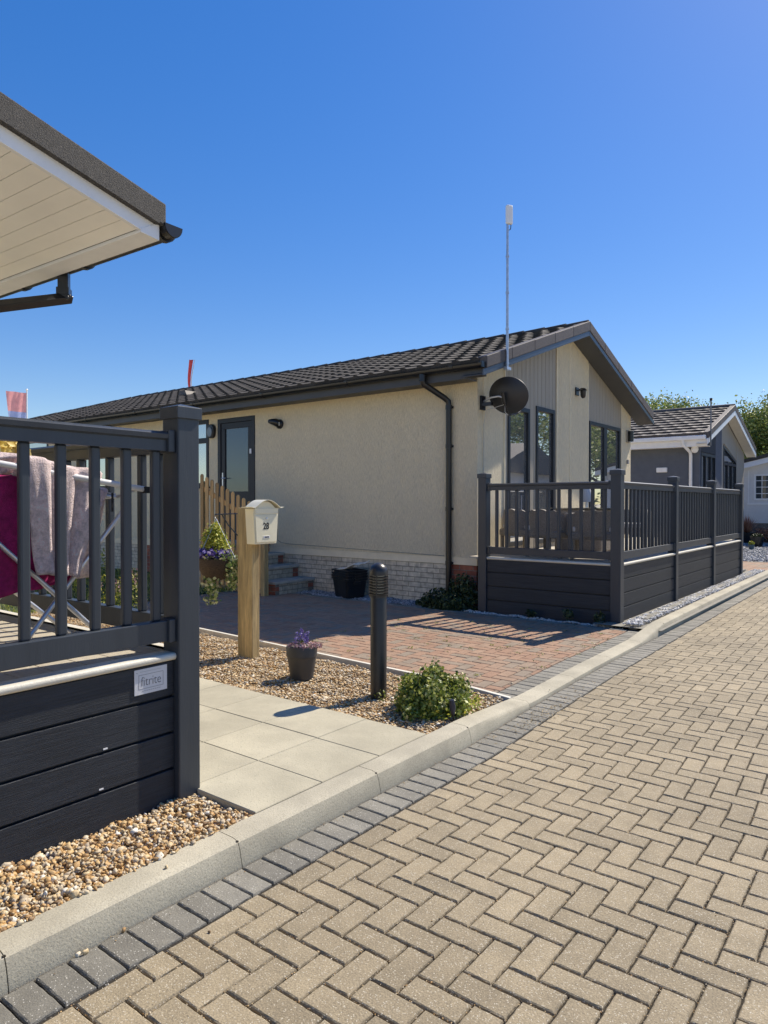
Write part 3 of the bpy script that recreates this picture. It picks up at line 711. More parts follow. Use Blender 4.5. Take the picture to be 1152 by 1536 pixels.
# verge (barge) tile strips + fascia + soffit following both slopes
def verge(parent, X, YE, ZE, YR, ZR, tm, fm, sm, wallX, ov_t=.155, fas=.085, soff_t=.012, joint=True, bot=None):
    sl = (ZR - ZE) / (YR - YE)
    for sgn in (1, -1):
        f = lambda y, o: (ZE + (y - YE) * sl + o)
        def pt(t, o): y = YE + (YR - YE) * t; z = f(y, o); return ((y if sgn == 1 else 2 * YR - y), z)
        n = 5; mb = MB()
        for i in range(n):
            t0, t1 = i / n + .0008, (i + 1) / n - .0008
            if i == n - 1: t1 = 1.0
            for (xa, xb, o0, o1) in ((X - .13, X + .012, .045 - ov_t, .052),):
                a, b = pt(t0, o0), pt(t1, o0); c, d = pt(t1, o1 + .004), pt(t0, o1)
                mb.prism([a, b, c, d], 'x', xa, xb)
        mb.build('verge_tile', tm, parent, bevel=.008)
        o0 = .045 - ov_t - fas; o1 = .045 - ov_t - .001
        ext = -.02
        mb = MB(); a, b, c, d = pt(ext, o0), pt(1, o0), pt(1, o1), pt(ext, o1); mb.prism([a, b, c, d], 'x', X - .022, X)
        mb.build('bargeboard', fm, parent, bevel=.003)
        mb = MB(); a, b, c, d = pt(ext, o0 + .01), pt(1, o0 + .01), pt(1, o0 + .01 + soff_t), pt(ext, o0 + .01 + soff_t); mb.prism([a, b, c, d], 'x', wallX + .003, X - .024)
        mb.build('soffit', sm, parent)
verge(hs, XV, 8.12, 3.39, YR, 4.585, FELT if False else TILE2, FASC, SOFF, HX)
# eaves: fascia, soffit, gutter along the front
MB().box(-22.2, XV - .024, 8.145, 8.17, 3.175, 3.36).build('fascia', SOFF, hs)
MB().box(-22.2, HX - .01, 8.171, HY0 - .001, 3.19, 3.205).build('soffit', SOFF, hs)
def gutter(parent, x0, x1, y, z, m, side=-1, r=.058, name='gutter'):
    mb = MB(); pr = []
    for k in range(13):
        t = math.pi + math.pi * k / 12; pr.append((y + side * r + r * math.cos(t) * 1.0, z + r * 1.1 * math.sin(t)))
    for k in range(12, -1, -1):
        t = math.pi + math.pi * k / 12; pr.append((y + side * r + (r - .004) * math.cos(t), z + (r - .004) * 1.1 * math.sin(t)))
    mb.prism(pr, 'x', x0, x1)
    g_ = mb.build(name, m, parent, smooth=40)
    return g_
gt = gutter(hs, -22.2, XV - .01, 8.14, 3.345, BLK)
mb = MB()
for i in range(10):
    x = -5.1 - i * 1.9
    pr = [(8.024 + .058 + .064 * math.cos(math.pi + math.pi * k / 12), 3.345 + .071 * math.sin(math.pi + math.pi * k / 12)) for k in range(13)]
    mb.prism(pr + [(8.146, 3.352), (8.018, 3.352)], 'x', x - .03, x + .03)
mb.build('gutter_bracket', BLK, gt)
mb = MB().box(XV - .02, XV - .012, 8.02, 8.145, 3.285, 3.36); mb.build('stop_end', BLK, gt)
# downpipe with swan neck
def pipe(parent, pts, r, m, name='downpipe', sq=False):
    o = MB().tube(pts, r, 4 if sq else 14).build(name, m, parent, smooth=None if sq else 60, bevel=.006 if sq else 0); return o
dp = pipe(hs, [(-5.60, 8.085, 3.31), (-5.60, 8.085, 3.22), (-5.60, 8.10, 3.17), (-5.44, 8.41, 2.99), (-5.40, 8.445, 2.94), (-5.40, 8.452, 2.86), (-5.40, 8.452, .02)], .043, BLK)
for z in (2.86, 2.3, 1.4, .62): MB().tube([(-5.40, 8.452, z - .03), (-5.40, 8.452, z + .03)], .048, 14).box(-5.455, -5.345, 8.47, 8.499, z - .015, z + .015).build('pipe_clip', BLK, dp, smooth=60)
MB().tube([(-5.60, 8.085, 3.30), (-5.60, 8.085, 3.20)], .050, 14).build('pipe_socket', BLK, dp, smooth=60)

# windows & doors on the long wall
def frame_rect(mb, X0, X1, z0, z1, y0, y1, t):
    mb.box(X0, X1, y0, y1, z1 - t, z1); mb.box(X0, X1, y0, y1, z0, z0 + t)
    mb.box(X0, X0 + t, y0, y1, z0 + t, z1 - t); mb.box(X1 - t, X1, y0, y1, z0 + t, z1 - t)
def wall_window(parent, X0, X1, z0, z1, y, transom=None, mull=()):
    mb = MB(); frame_rect(mb, X0 + .002, X1 - .002, z0 + .002, z1 - .002, y - .012, y + .06, .075)
    if transom: mb.box(X0 + .077, X1 - .077, y - .006, y + .05, transom - .05, transom + .05)
    for x in mull: mb.box(x - .04, x + .04, y - .009, y + .05, z0 + .077, (transom - .05) if transom else z1 - .077)
    w = mb.build('window', FRAME, parent, bevel=.004)
    MB().box(X0 + .07, X1 - .07, y + .028, y + .034, z0 + .07, z1 - .07).build('pane', GLASS, w)
    MB().box(X0 - .03, X1 + .03, y - .04, y + .01, z0 - .03, z0 + .001).build('sill', FRAME, w)
    return w
wall_window(hs, -12.35, -10.90, 1.80, 3.10, HY0, 2.70, (-11.62,))
wall_window(hs, -15.6, -14.4, 1.80, 3.10, HY0, 2.70, (-15.0,))
wall_window(hs, -18.4, -17.2, 1.80, 3.10, HY0, 2.70)
mb = MB(); frame_rect(mb, -10.628, -9.582, .802, 3.078, HY0 - .012, HY0 + .07, .085)
d0 = mb.build('door_frame', FRAME, hs, bevel=.004)
mb = MB(); frame_rect(mb, -10.54, -9.67, .89, 2.99, HY0 + .004, HY0 + .055, .11); mb.box(-10.43, -9.78, HY0 + .006, HY0 + .05, 1.0, 1.70)
d1 = mb.build('door', FRAME, hs, bevel=.004)
MB().box(-10.44, -9.77, HY0 + .026, HY0 + .032, 1.68, 2.89).build('pane', GLASSD, d1)
mb = MB().box(-10.505, -10.475, HY0 - .006, HY0 + .006, 1.80, 2.06); mb.tube([(-10.49, HY0 - .0, 1.955), (-10.49, HY0 - .035, 1.955), (-10.37, HY0 - .038, 1.955)], .009, 8); mb.build('handle', ALU, d1)
MB().box(-9.70, -9.655, HY0 - .032, HY0 - .014, 2.385, 2.475).build('doorbell', UPVC, d0, bevel=.005)
# cable along the wall foot
MB().tube([(-9.0, HY0 - .006, 1.03), (-9.0, HY0 - .006, .84), (-8.9, HY0 - .006, .79), (-8.7, HY0 - .006, .775), (-5.5, HY0 - .006, .715)], .005, 6).build('cable', CLAD, hs)

# gable wall
ztop = lambda y: min(ZE - .2 + (y - 8.12) * .335, ZE - .2 + (2 * YR - y - 8.12) * .335)
gz = lambda y: ztop(y) + .02
def gable_strip(y0, y1, z0, m, x0=HX - .12, x1=HX, name='wall', holes_=()):
    ys_ = sorted({y0, y1, *[h[0] for h in holes_], *[h[1] for h in holes_]} | ({YR} if y0 < YR < y1 else set()))
    mb = MB()
    for a, b in zip(ys_[:-1], ys_[1:]):
        hh = [h for h in holes_ if h[0] <= a + 1e-6 and h[1] >= b - 1e-6]
        if hh:
            h = hh[0]
            if h[2] > z0: mb.prism([(a, z0), (b, z0), (b, h[2]), (a, h[2])], 'x', x0, x1)
            mb.prism([(a, h[3]), (b, h[3]), (b, gz(b)), (a, gz(a))], 'x', x0, x1)
        else: mb.prism([(a, z0), (b, z0), (b, gz(b)), (a, gz(a))], 'x', x0, x1)
    return mb
GH = [(9.40, 10.14, .82, 2.98), (10.36, 11.08, .82, 3.06), (12.62, 14.30, .80, 3.03)]
gable_strip(HY0 + .121, 9.30, .60, RENDER).build('wall', RENDER, hs)
gable_strip(11.15, 12.55, .60, RENDER, x1=HX + .006).build('wall', RENDER, hs)
gable_strip(14.36, HY1, .60, RENDER).build('wall', RENDER, hs)
def clad(y0, y1, hl):
    mb = MB(); n = int(round((y1 - y0) / .145)); w = (y1 - y0) / n
    for i in range(n):
        a, b = y0 + i * w + .004, y0 + (i + 1) * w - .004
        for part in gable_strip(a, b, .60, CLAD, x1=HX - .006, holes_=[h for h in hl if h[0] < b and h[1] > a]).f: pass
        # split where the opening cuts
        cuts = sorted({a, b} | {c for h in hl for c in h[:2] if a < c < b})
        for c0, c1 in zip(cuts[:-1], cuts[1:]):
            mid = (c0 + c1) / 2; hh = [h for h in hl if h[0] < mid < h[1]]
            if hh:
                mb.prism([(c0, hh[0][3]), (c1, hh[0][3]), (c1, gz(c1)), (c0, gz(c0))], 'x', HX - .12, HX - .004)
                mb.prism([(c0, .60), (c1, .60), (c1, hh[0][2]), (c0, hh[0][2])], 'x', HX - .12, HX - .004)
            else: mb.prism([(c0, .60), (c1, .60), (c1, gz(c1)), (c0, gz(c0))], 'x', HX - .12, HX - .004)
    mb.build('cladding', CLAD, hs)
    bk = MB()
    for c0, c1 in zip(*(lambda q: (q[:-1], q[1:]))(sorted({y0, y1} | {c for h in hl for c in h[:2]}))):
        mid = (c0 + c1) / 2; hh = [h for h in hl if h[0] < mid < h[1]]; x0, x1 = HX - .11, HX - .018
        if hh: bk.prism([(c0, hh[0][3]), (c1, hh[0][3]), (c1, gz(c1)), (c0, gz(c0))], 'x', x0, x1)
        else: bk.prism([(c0, .60), (c1, .60), (c1, gz(c1)), (c0, gz(c0))], 'x', x0, x1)
    bk.build('cladding_backing', BLKM, hs)
clad(9.30, 11.15, GH[:2]); clad(12.55, 14.36, GH[2:])
for y in (9.29, 11.15, 12.55, 14.36): box('trim_bead', RENDERP, hs, HX + .0, HX + .014, y - .012, y + .012, .62, gz(y) - .05)
for y in (11.72,): box('trim_bead', RENDERP, hs, HX + .004, HX + .014, y - .010, y + .010, .62, gz(y) - .1)
box('trim_bead', RENDERP, hs, HX - .002, HX + .008, 8.66, 8.676, .62, gz(8.66) - .05)
MB().box(HX - .12, HX + .006, HY0 + .101, HY1, .60, .698).build('drip_band', RENDERP, hs)
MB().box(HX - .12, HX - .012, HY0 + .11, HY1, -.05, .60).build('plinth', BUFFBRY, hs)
def gable_window(y0, y1, z0, z1, mull=None):
    mb = MB(); t = .07; x0, x1 = HX - .06, HX + .012
    mb.box(x0, x1, y0, y1, z1 - t, z1); mb.box(x0, x1, y0, y1, z0, z0 + t); mb.box(x0, x1, y0, y0 + t, z0 + t, z1 - t); mb.box(x0, x1, y1 - t, y1, z0 + t, z1 - t)
    if mull: mb.box(x0, x1 - .003, mull - .085, mull + .085, z0 + t, z1 - t)
    w = mb.build('window' if not mull else 'patio_door', FRAME, hs, bevel=.004)
    MB().box(HX - .035, HX - .028, y0 + t - .005, y1 - t + .005, z0 + t - .005, z1 - t + .005).build('pane', GLASS, w)
    if mull:
        mb = MB()
        for s in (-.03, .03): mb.box(HX + .009, HX + .016, mull + s - .012, mull + s + .012, 1.78, 2.02); mb.tube([(HX + .012, mull + s, 1.92), (HX + .05, mull + s, 1.92), (HX + .052, mull + s * 3.5, 1.92)], .008, 8)
        mb.build('handle', ALU, w)
    return w
gable_window(*[GH[0][i] + (.003, -.003, .003, -.003)[i] for i in range(4)])
gable_window(*[GH[1][i] + (.003, -.003, .003, -.003)[i] for i in range(4)])
gable_window(*[GH[2][i] + (.003, -.003, .003, -.003)[i] for i in range(4)], mull=13.46)
MB().box(XW, HX - .2, HY1 - .12, HY1, -.05, 3.2).build('wall', RENDER, hs)
MB().box(XW, XW + .12, HY0 + .12, HY1 - .12, -.05, 3.2).build('wall', RENDER, hs)
MB().box(XW, HX - .15, HY0 + .14, HY1 - .14, 3.16, 3.18).build('ceiling', BLKM, hs)
# roof vent
MB().prism([(-13.4, 3.0), (-13.1, 3.0), (-13.16, 3.1), (-13.34, 3.1)], 'y', 9.6, 9.9).build('roof_vent', TILE2, hs).location = Vector((0, 0, .93)) - wloc(hs) + wloc(hs)

# wall lamps and camera on house
def lamp(name, loc, label, cat, group=None): return thing(name, loc, label, cat, group)
t = thing('wall_lamp', (-10.785, HY0, 2.86), 'oval black bulkhead lamp beside the dark door', 'lamp')
pr = [(-10.785 + .105 * math.copysign(abs(math.cos(a)) ** .8, math.cos(a)), 2.86 + .135 * math.copysign(abs(math.sin(a)) ** .8, math.sin(a))) for a in [2 * math.pi * k / 28 for k in range(28)]]
MB().prism(pr, 'y', HY0 - .07, HY0).build('housing', BLK, t, bevel=.015)
pr = [(-10.785 + .075 * math.cos(a), 2.845 + .095 * math.sin(a)) for a in [2 * math.pi * k / 24 for k in range(24)]]
MB().prism(pr, 'y', HY0 - .085, HY0 - .069).build('lens', mat('lamp_glass', (.16, .18, .20), rough=.15, var=.1), t, bevel=.008)
t = thing('security_camera', (-8.99, HY0, 2.88), 'small black security camera on the cream long wall', 'camera')
MB().tube([(-8.93, HY0, 2.87), (-8.93, HY0 - .03, 2.87), (-8.93, HY0 - .05, 2.87)], [.085, .082, .06], 20).build('base', BLK, t, smooth=40)
MB().tube([(-8.93, HY0 - .05, 2.88), (-8.96, HY0 - .09, 2.90), (-9.02, HY0 - .12, 2.91), (-9.07, HY0 - .13, 2.92)], [.07, .065, .05, .035], 14).build('camera_body', BLK, t, smooth=50)
MB().tube([(-8.90, HY0 - .052, 2.84), (-8.90, HY0 - .058, 2.90)], .014, 8).build('lens', ALU, t)
# gable lamps
t = thing('wall_lamp', (HX + .01, 12.0, 3.42), 'black lantern lamp high on the cream centre panel of the gable', 'lamp')
MB().box(HX + .006, HX + .03, 11.93, 12.07, 3.42, 3.56).build('bracket_plate', BLK, t, bevel=.005)
MB().tube([(HX + .02, 12.0, 3.50), (HX + .10, 12.0, 3.54), (HX + .13, 12.0, 3.50)], .012, 8).build('arm', BLK, t)
MB().lathe([(.03, .10), (.075, .06), (.05, .055), (.045, -.04), (.03, -.07), (.012, -.08)], HX + .13, 12.0, 12, z0=3.44).build('lantern', BLK, t, smooth=40)
t = thing('wall_lamp', (HX + .01, 14.72, 2.9), 'small dark box lamp on the right end of the gable', 'lamp')
MB().box(HX + .001, HX + .03, 14.64, 14.80, 2.76, 3.02).build('bracket_plate', CLAD, t, bevel=.004)
MB().tube([(HX + .08, 14.72, 2.78), (HX + .08, 14.72, 3.0)], .055, 14).build('lamp_body', BLK, t, smooth=40)
t = thing('wall_socket', (HX + .01, 14.72, 2.35), 'tiny grey socket box below the box lamp', 'socket')
MB().box(HX + .001, HX + .035, 14.69, 14.75, 2.31, 2.40).build('socket_box', mat('grey_plastic', (.25, .25, .25), rough=.5), t, bevel=.006)

# satellite dish
t = thing('satellite_dish', (HX + .02, 8.62, 2.9), 'round dark satellite dish on an arm at the gable corner', 'satellite dish')
D0 = Vector((-4.60, 8.66, 2.965)); dn = Vector((math.sin(R(4)) * math.cos(R(18)), math.cos(R(4)) * math.cos(R(18)), math.sin(R(18)))).normalized()
a_ = dn.cross(Vector((0, 0, 1))).normalized(); b_ = a_.cross(dn).normalized()
mb = MB(); rings = 7; seg = 40; vs_ = []
for side in (0, 1):
    for i in range(rings + 1):
        rr_ = i / rings
        for k in range(seg):
            tt = 2 * math.pi * k / seg; d = .085 * rr_ * rr_ - side * .006
            vs_.append(D0 + a_ * (.315 * rr_ * math.cos(tt)) + b_ * (.262 * rr_ * math.sin(tt)) + dn * d)
fs = []
for side in (0, 1):
    o_ = side * (rings + 1) * seg
    for i in range(rings):
        for k in range(seg):
            f_ = (o_ + i * seg + k, o_ + i * seg + (k + 1) % seg, o_ + (i + 1) * seg + (k + 1) % seg, o_ + (i + 1) * seg + k); fs.append(f_ if side == 0 else f_[::-1])
for k in range(seg): fs.append((rings * seg + k, rings * seg + (k + 1) % seg, (2 * rings + 1) * seg + (k + 1) % seg, (2 * rings + 1) * seg + k))
mb.add(vs_, fs); mb.build('reflector', mat('dish_perforated', (.030, .032, .036), rough=.5, var=.15), t, smooth=50)
bk = D0 - dn * .02
MB().box(HX + .001, HX + .03, 8.56, 8.68, 2.80, 3.00).build('wall_plate', BLK, t, bevel=.004)
MB().tube([(HX + .03, 8.62, 2.92), (-4.78, 8.58, 2.96), (-4.66, 8.58, 2.965), bk - dn * .05], .014, 10).build('arm', GALV, t)
MB().box(HX + .03, -4.78, 8.57, 8.63, 2.85, 2.90).build('bracket', BLK, t, bevel=.004)
MB().tube([bk - dn * .04 - b_ * .09, bk - dn * .04 + b_ * .07], .028, 10).build('clamp', BLK, t)
MB().tube([bk - dn * .04 - b_ * .08, bk - b_ * .27 + dn * .02, bk - b_ * .29 + dn * .30], .012, 8).build('feed_arm', BLK, t)
MB().tube([bk - b_ * .27 + dn * .29, bk - b_ * .19 + dn * .25], [.035, .03], 12).build('receiver', mat('lnb_grey', (.5, .5, .5), rough=.5), t)
MB().tube([bk - b_ * .27 + dn * .02, bk - b_ * .2 - dn * .06, bk - b_ * .1 - dn * .03, (HX + .05, 8.66, 2.80), (HX + .012, 8.66, 2.6), (HX + .012, 8.66, .8)], .004, 6).build('cable', mat('cable_white', (.5, .5, .48), rough=.5), t)

# antenna mast
t = thing('antenna_mast', (-4.575, 8.66, 3.3), 'tall thin steel mast with white aerial box on the bungalow verge', 'antenna')
MB().tube([(-4.575, 8.66, 3.32), (-4.575, 8.66, 4.0), (-4.575, 8.66, 5.40)], [.019, .019, .016], 12).build('mast', GALV, t, smooth=60)
mb = MB()
for z in (3.42, 3.36, 3.9, 4.4, 4.9): mb.tube([(-4.575, 8.66, z - .012), (-4.575, 8.66, z + .012)], .025, 12)
mb.box(-4.60, -4.545, 8.60, 8.72, 3.33, 3.37); mb.build('clamp', GALV, t)
mb = MB(); mb.box(-.050, .050, -.032, .032, 0, .27)
ca, sa = math.cos(R(60)), math.sin(R(60))
mb.xf = lambda v: (-4.56 + v[0] * ca - v[1] * sa, 8.68 + v[0] * sa + v[1] * ca, 5.34 + v[2] + v[1] * .15)
mb.build('aerial_box', UPVC, t, bevel=.024)
MB().tube([(-4.575, 8.66, 5.25), (-4.55, 8.70, 5.28), (-4.54, 8.70, 5.36)], .006, 6).build('cable', BLK, t)

# ------------------------------------------------------------------ steps and picket fence
t = thing('steps', (-8.9, 8.0, 0), 'brick steps climbing to the dark door', 'steps')
zz = [(.23, -8.12), (.43, -8.48), (.62, -8.84), (.80, -9.2)]
bb = MB(); tr = MB(); p0 = 0
for i, (z, x) in enumerate(zz):
    bb.box(-10.9, x, 7.62, HY0 - .002, p0, z - .045); tr.box(-10.9, x + .025, 7.59, HY0 - .002, z - .043, z); p0 = z + .001
    zb0 = 0 if i == 0 else zz[i - 1][0] + .002
    for bx_ in ((x - .16, x + .003, 7.616, 7.70), (x - .1, x + .004, 8.36, HY0 - .02)):
        q = box('red_brick_corner', REDBR, t, *bx_, zb0, z - .047)
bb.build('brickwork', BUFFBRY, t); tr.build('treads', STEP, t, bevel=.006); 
t = thing('fence', (-9.0, 7.46, 0), 'round-topped timber picket fence sloping down beside the steps', 'fence')
fx = -8.27
MB().box(-8.245, -8.155, 7.42, 7.51, 0, 1.30).build('post', WOODP, t, bevel=.006)
MB().box(-9.80, -9.71, 7.47, 7.56, 0, 1.86).build('post', WOODP, t, bevel=.006)
for i in range(12):
    x = fx - i * .134; top = 1.335 + .42 * (-(x + 8.07)) * .92 + .0; w = .038
    pr = [(x - w, .12), (x + w, .12)] + [(x + w * math.cos(math.pi * k / 8), top - .04 + .04 * math.sin(math.pi * k / 8)) for k in range(9)]
    MB().prism(pr, 'y', 7.44, 7.46).build('picket', PICK, t, bevel=.003)
for (z0, z1) in ((.35, .55), (1.05, 1.25)):
    MB().add([(-8.25, 7.462, z0), (-9.75, 7.462, z1 + .45), (-9.75, 7.49, z1 + .45), (-8.25, 7.49, z0), (-8.25, 7.462, z0 + .08), (-9.75, 7.462, z1 + .53), (-9.75, 7.49, z1 + .53), (-8.25, 7.49, z0 + .08)],
             [(0, 1, 2, 3), (7, 6, 5, 4), (0, 4, 5, 1), (1, 5, 6, 2), (2, 6, 7, 3), (3, 7, 4, 0)]).build('rail', PICK, t)

# ------------------------------------------------------------------ mailbox on post
t = thing('mailbox_post', (-4.92, 4.27, .05), 'chunky weathered timber post standing in the gravel', 'post')
MB().box(-5.02, -4.818, 4.235, 4.325, .03, 1.44).build('post', WOODP, t, bevel=.008)
mbx = thing('mailbox', (-4.76, 4.29, 1.11), 'cream metal mailbox numbered 28 on the timber post', 'mailbox')
yc, hw, hb = 4.30, .150, .128
X0_, X1_ = -4.816, -4.70
mb = MB()     # body: tapered downwards, both in width and in depth at the foot
vs_ = [(X0_, yc - hb, 1.112), (X1_ - .004, yc - hb, 1.112), (X1_ - .004, yc + hb, 1.112), (X0_, yc + hb, 1.112), (X0_, yc - hw, 1.432), (X1_, yc - hw, 1.432), (X1_, yc + hw, 1.432), (X0_, yc + hw, 1.432)]
mb.add(vs_, [(3, 2, 1, 0), (4, 5, 6, 7), (0, 1, 5, 4), (1, 2, 6, 5), (2, 3, 7, 6), (3, 0, 4, 7)])
arc = [(yc + .158 * math.sin(a), 1.432 + .068 * (math.cos(a) - math.cos(R(80))) / (1 - math.cos(R(80)))) for a in [R(-80 + 160 * k / 14) for k in range(15)]]
arc = [(yc - .118 + .236 * k / 12, 1.434 + .066 * math.sin(math.pi * k / 12) ** .9) for k in range(13)]
mb.prism(arc, 'x', X0_, X1_ - .002); mb.build('body', MBOX, mbx, bevel=.004)
prf = []
n = 22
for k in range(n + 1):
    s = -1 + 2 * k / n; y = yc + s * .190; z = 1.436 + .072 * max(0, math.cos(s * math.pi / 1.62)) ** 1.0 if abs(s) < .81 else 1.436 + .004 * (abs(s) - .81) * 10
    prf.append((y, z))
mb = MB().prism(prf + [(p[0], p[1] + .005) for p in prf[::-1]], 'x', X0_ - .002, X1_ + .03); mb.build('lid', MBOX, mbx, smooth=40)
mb = MB(); 
def taper(y, z): return yc + (y - yc) * (hb + (hw - hb) * (z - 1.112) / .32) / hw
for (y0, y1, z0, z1, d) in ((yc - hw + .012, yc + hw - .006, 1.385, 1.437, .006), (yc - hw + .012, yc + hw - .006, 1.128, 1.376, .005)):
    mb.add([(X1_ - .003, taper(y0, z0), z0), (X1_ + d, taper(y0, z0), z0), (X1_ + d, taper(y1, z0), z0), (X1_ - .003, taper(y1, z0), z0), (X1_ - .003, taper(y0, z1), z1), (X1_ + d, taper(y0, z1), z1), (X1_ + d, taper(y1, z1), z1), (X1_ - .003, taper(y1, z1), z1)],
           [(3, 2, 1, 0), (4, 5, 6, 7), (0, 1, 5, 4), (1, 2, 6, 5), (2, 3, 7, 6), (3, 0, 4, 7)])
fl = mb.build('door_flap', MBOX, mbx, bevel=.003)
MB().box(X1_ + .004, X1_ + .008, yc - .037, yc + .037, 1.165, 1.186).build('name_window', UPVC, mbx, bevel=.001)
MB().box(X1_ + .0075, X1_ + .0088, yc - .027, yc + .027, 1.170, 1.181).build('name_slot', BLKM, mbx)
MB().tube([(X1_ + .004, yc, 1.345), (X1_ + .011, yc, 1.345)], .010, 14).build('lock', GALV, mbx)
text_obj('lettering', '28', .082, (X1_ + .0062, yc - .006, 1.272), (R(90), 0, R(90)), INKB, mbx, extrude=.0006, font_scale=(.86, 1.0), bold=.0022)

# hanging basket on bracket
t = thing('hanging_basket', (-5.38, 4.28, .7), 'wicker hanging basket of purple pansies and ivy beside the mailbox post', 'hanging basket')
br = thing('basket_bracket', (-5.02, 4.28, 1.38), 'thin black bracket arm on the timber post holding the basket', 'bracket')
MB().tube([(-5.022, 4.28, 1.385), (-5.40, 4.28, 1.372)], .006, 8).build('arm', BLK, br)
MB().tube([(-5.024, 4.26, 1.17), (-5.06, 4.26, 1.19), (-5.20, 4.28, 1.27), (-5.30, 4.28, 1.375)], .006, 8).build('brace', BLK, br)
MB().tube([(-5.39, 4.28, 1.375), (-5.405, 4.28, 1.35), (-5.385, 4.28, 1.33), (-5.37, 4.28, 1.35)], .004, 6).build('hook', BLK, br)
BX, BY = -5.38, 4.28
MB().lathe([(.02, .735), (.085, .75), (.14, .80), (.178, .88), (.19, .945), (.183, .955), (.17, .945), (.0, .94)], BX, BY, 28).build('basket', WICK, t, smooth=50)
mb = MB()
for k in range(3):
    a = k * 2.1 + .4; mb.tube([(BX + .2 * math.cos(a), BY + .2 * math.sin(a), .95), (BX, BY, 1.33)], .003, 5)
mb.build('chain', GALV, t)
def cloud(n, c, rad, fn=None, shell=.5):
    d = rng.normal(size=(n, 3)); d /= np.linalg.norm(d, axis=1)[:, None]; rr_ = (shell + (1 - shell) * rng.random(n) ** .7)[:, None]
    return np.array(c) + d * rr_ * np.array(rad), d
P_, D_ = cloud(1900, (BX - .02, BY, 1.11), (.095, .095, .17)); P_ += rng.normal(0, .026, P_.shape); w_ = (np.clip((1.34 - P_[:, 2]) / .3, .35, 1.2) ** .5)[:, None]; P_[:, :2] = np.array([BX - .02, BY]) + (P_[:, :2] - np.array([BX - .02, BY])) * w_ * 1.25
leaves(P_, D_ + [0, 0, .8], .03, LEAFY, 'conifer', t)
P_, D_ = cloud(420, (BX - .02, BY - .04, 1.0), (.19, .17, .065)); leaves(P_, D_ * [1, 1, 1.5], .042, PURP, 'pansies', t, aspect=1.0)
P_, D_ = cloud(420, (BX, BY + .0, .965), (.225, .20, .055)); leaves(P_, D_, .032, LEAFV, 'leaves', t)
tp = []
for (dx, dy, L_, n) in ((.17, .06, .30, 150), (.22, .12, .24, 150), (.19, .0, .18, 60), (-.19, -.04, .12, 70)):
    for _ in range(n):
        q_ = random.random(); tp.append((BX + dx + random.gauss(0, .022), BY + dy + random.gauss(0, .02), .96 - L_ * q_ + random.gauss(0, .01)))
for _ in range(190):
    q_ = random.random(); tp.append((BX + .02 + random.gauss(0, .05) * (1 - .6 * q_), BY - .06 + random.gauss(0, .04), .78 - .26 * q_))
tp = np.array(tp); leaves(tp, np.tile([.3, -1, .3], (len(tp), 1)), .036, LEAFV, 'trailing_ivy', t, aspect=.8)

# ------------------------------------------------------------------ bollard light
BXc, BYc = -3.145, 3.975
t = thing('bollard_light', (BXc, BYc, .05), 'dark bollard light with louvred head standing in the gravel', 'bollard light')
MB().lathe([(.060, .03), (.060, .80), (.058, .805)], BXc, BYc, 40).build('column', BOLL, t, smooth=40)
prof = [(.063, .955), (.070, .955), (.070, .975)] + [(.070 * math.cos(a), .975 + .070 * math.sin(a)) for a in [R(10 * k) for k in range(1, 9)]] + [(.004, 1.046)]
MB().lathe(prof, BXc, BYc, 40).build('dome', BOLL, t, smooth=50)
MB().lathe([(.045, .80), (.045, .96)], BXc, BYc, 24).build('diffuser', DIFF, t, smooth=50)
ring = None
for k in range(7):
    z = .815 + k * .0205
    if ring is None: ring = MB().lathe([(.050, 0), (.069, -.004), (.071, .0), (.071, .006), (.052, .010)], BXc, BYc, 40, z0=z).build('louvre', BOLL, t, smooth=40)
    else: copy_part(ring, t, dz=k * .0205)
MB().lathe([(.060, .795), (.068, .797), (.068, .808), (.05, .810)], BXc, BYc, 40).build('collar', BOLL, t, smooth=40)
for k in range(4):
    a = R(45 + 90 * k - 20); MB().tube([(BXc + .066 * math.cos(a), BYc + .066 * math.sin(a), .80), (BXc + .066 * math.cos(a), BYc + .066 * math.sin(a), .96)], .005, 8).build('stay', BOLL, t)

# ------------------------------------------------------------------ plant pot
PX, PY = -3.975, 4.02
t = thing('plant_pot', (PX, PY, .06), 'dark grey plastic pot with lavender and pink flowers on the gravel', 'plant pot')
MB().lathe([(.088, .06), (.092, .062), (.118, .24), (.124, .245), (.126, .32), (.122, .328), (.114, .325), (.112, .30), (.0, .30)], PX, PY, 40).build('pot', mat('pot_grey', (.060, .058, .055), rough=.5, var=.1, bump=.1), t, smooth=35)
P_, D_ = cloud(900, (PX + .01, PY, .325), (.12, .12, .03)); leaves(P_, D_ + [0, 0, .5], .018, PINKF, 'pink_flowers', t, aspect=.8)
P_, D_ = cloud(110, (PX + .12, PY + .05, .335), (.05, .05, .02)); leaves(P_, D_ + [0, 0, .5], .018, PINKF, 'pink_flowers', t, aspect=.8)
lv = []; ll = []
for (dx, dy, h) in ((-.045, .0, .43), (-.02, .02, .445), (.0, -.01, .475), (.03, .02, .43), (.045, -.02, .435), (-.03, -.04, .41), (.02, .05, .44)):
    for _ in range(60):
        q_ = random.random(); lv.append((PX + dx + random.gauss(0, .007), PY + dy + random.gauss(0, .007), h - .10 * q_))
    for _ in range(40): ll.append((PX + dx + random.gauss(0, .02), PY + dy + random.gauss(0, .02), .31 + random.random() * (h - .40)))
lv = np.array(lv); leaves(lv, rng.normal(size=lv.shape), .014, PURP, 'lavender_spikes', t)
ll = np.array(ll); leaves(ll, rng.normal(size=ll.shape), .022, LEAF, 'leaves', t)

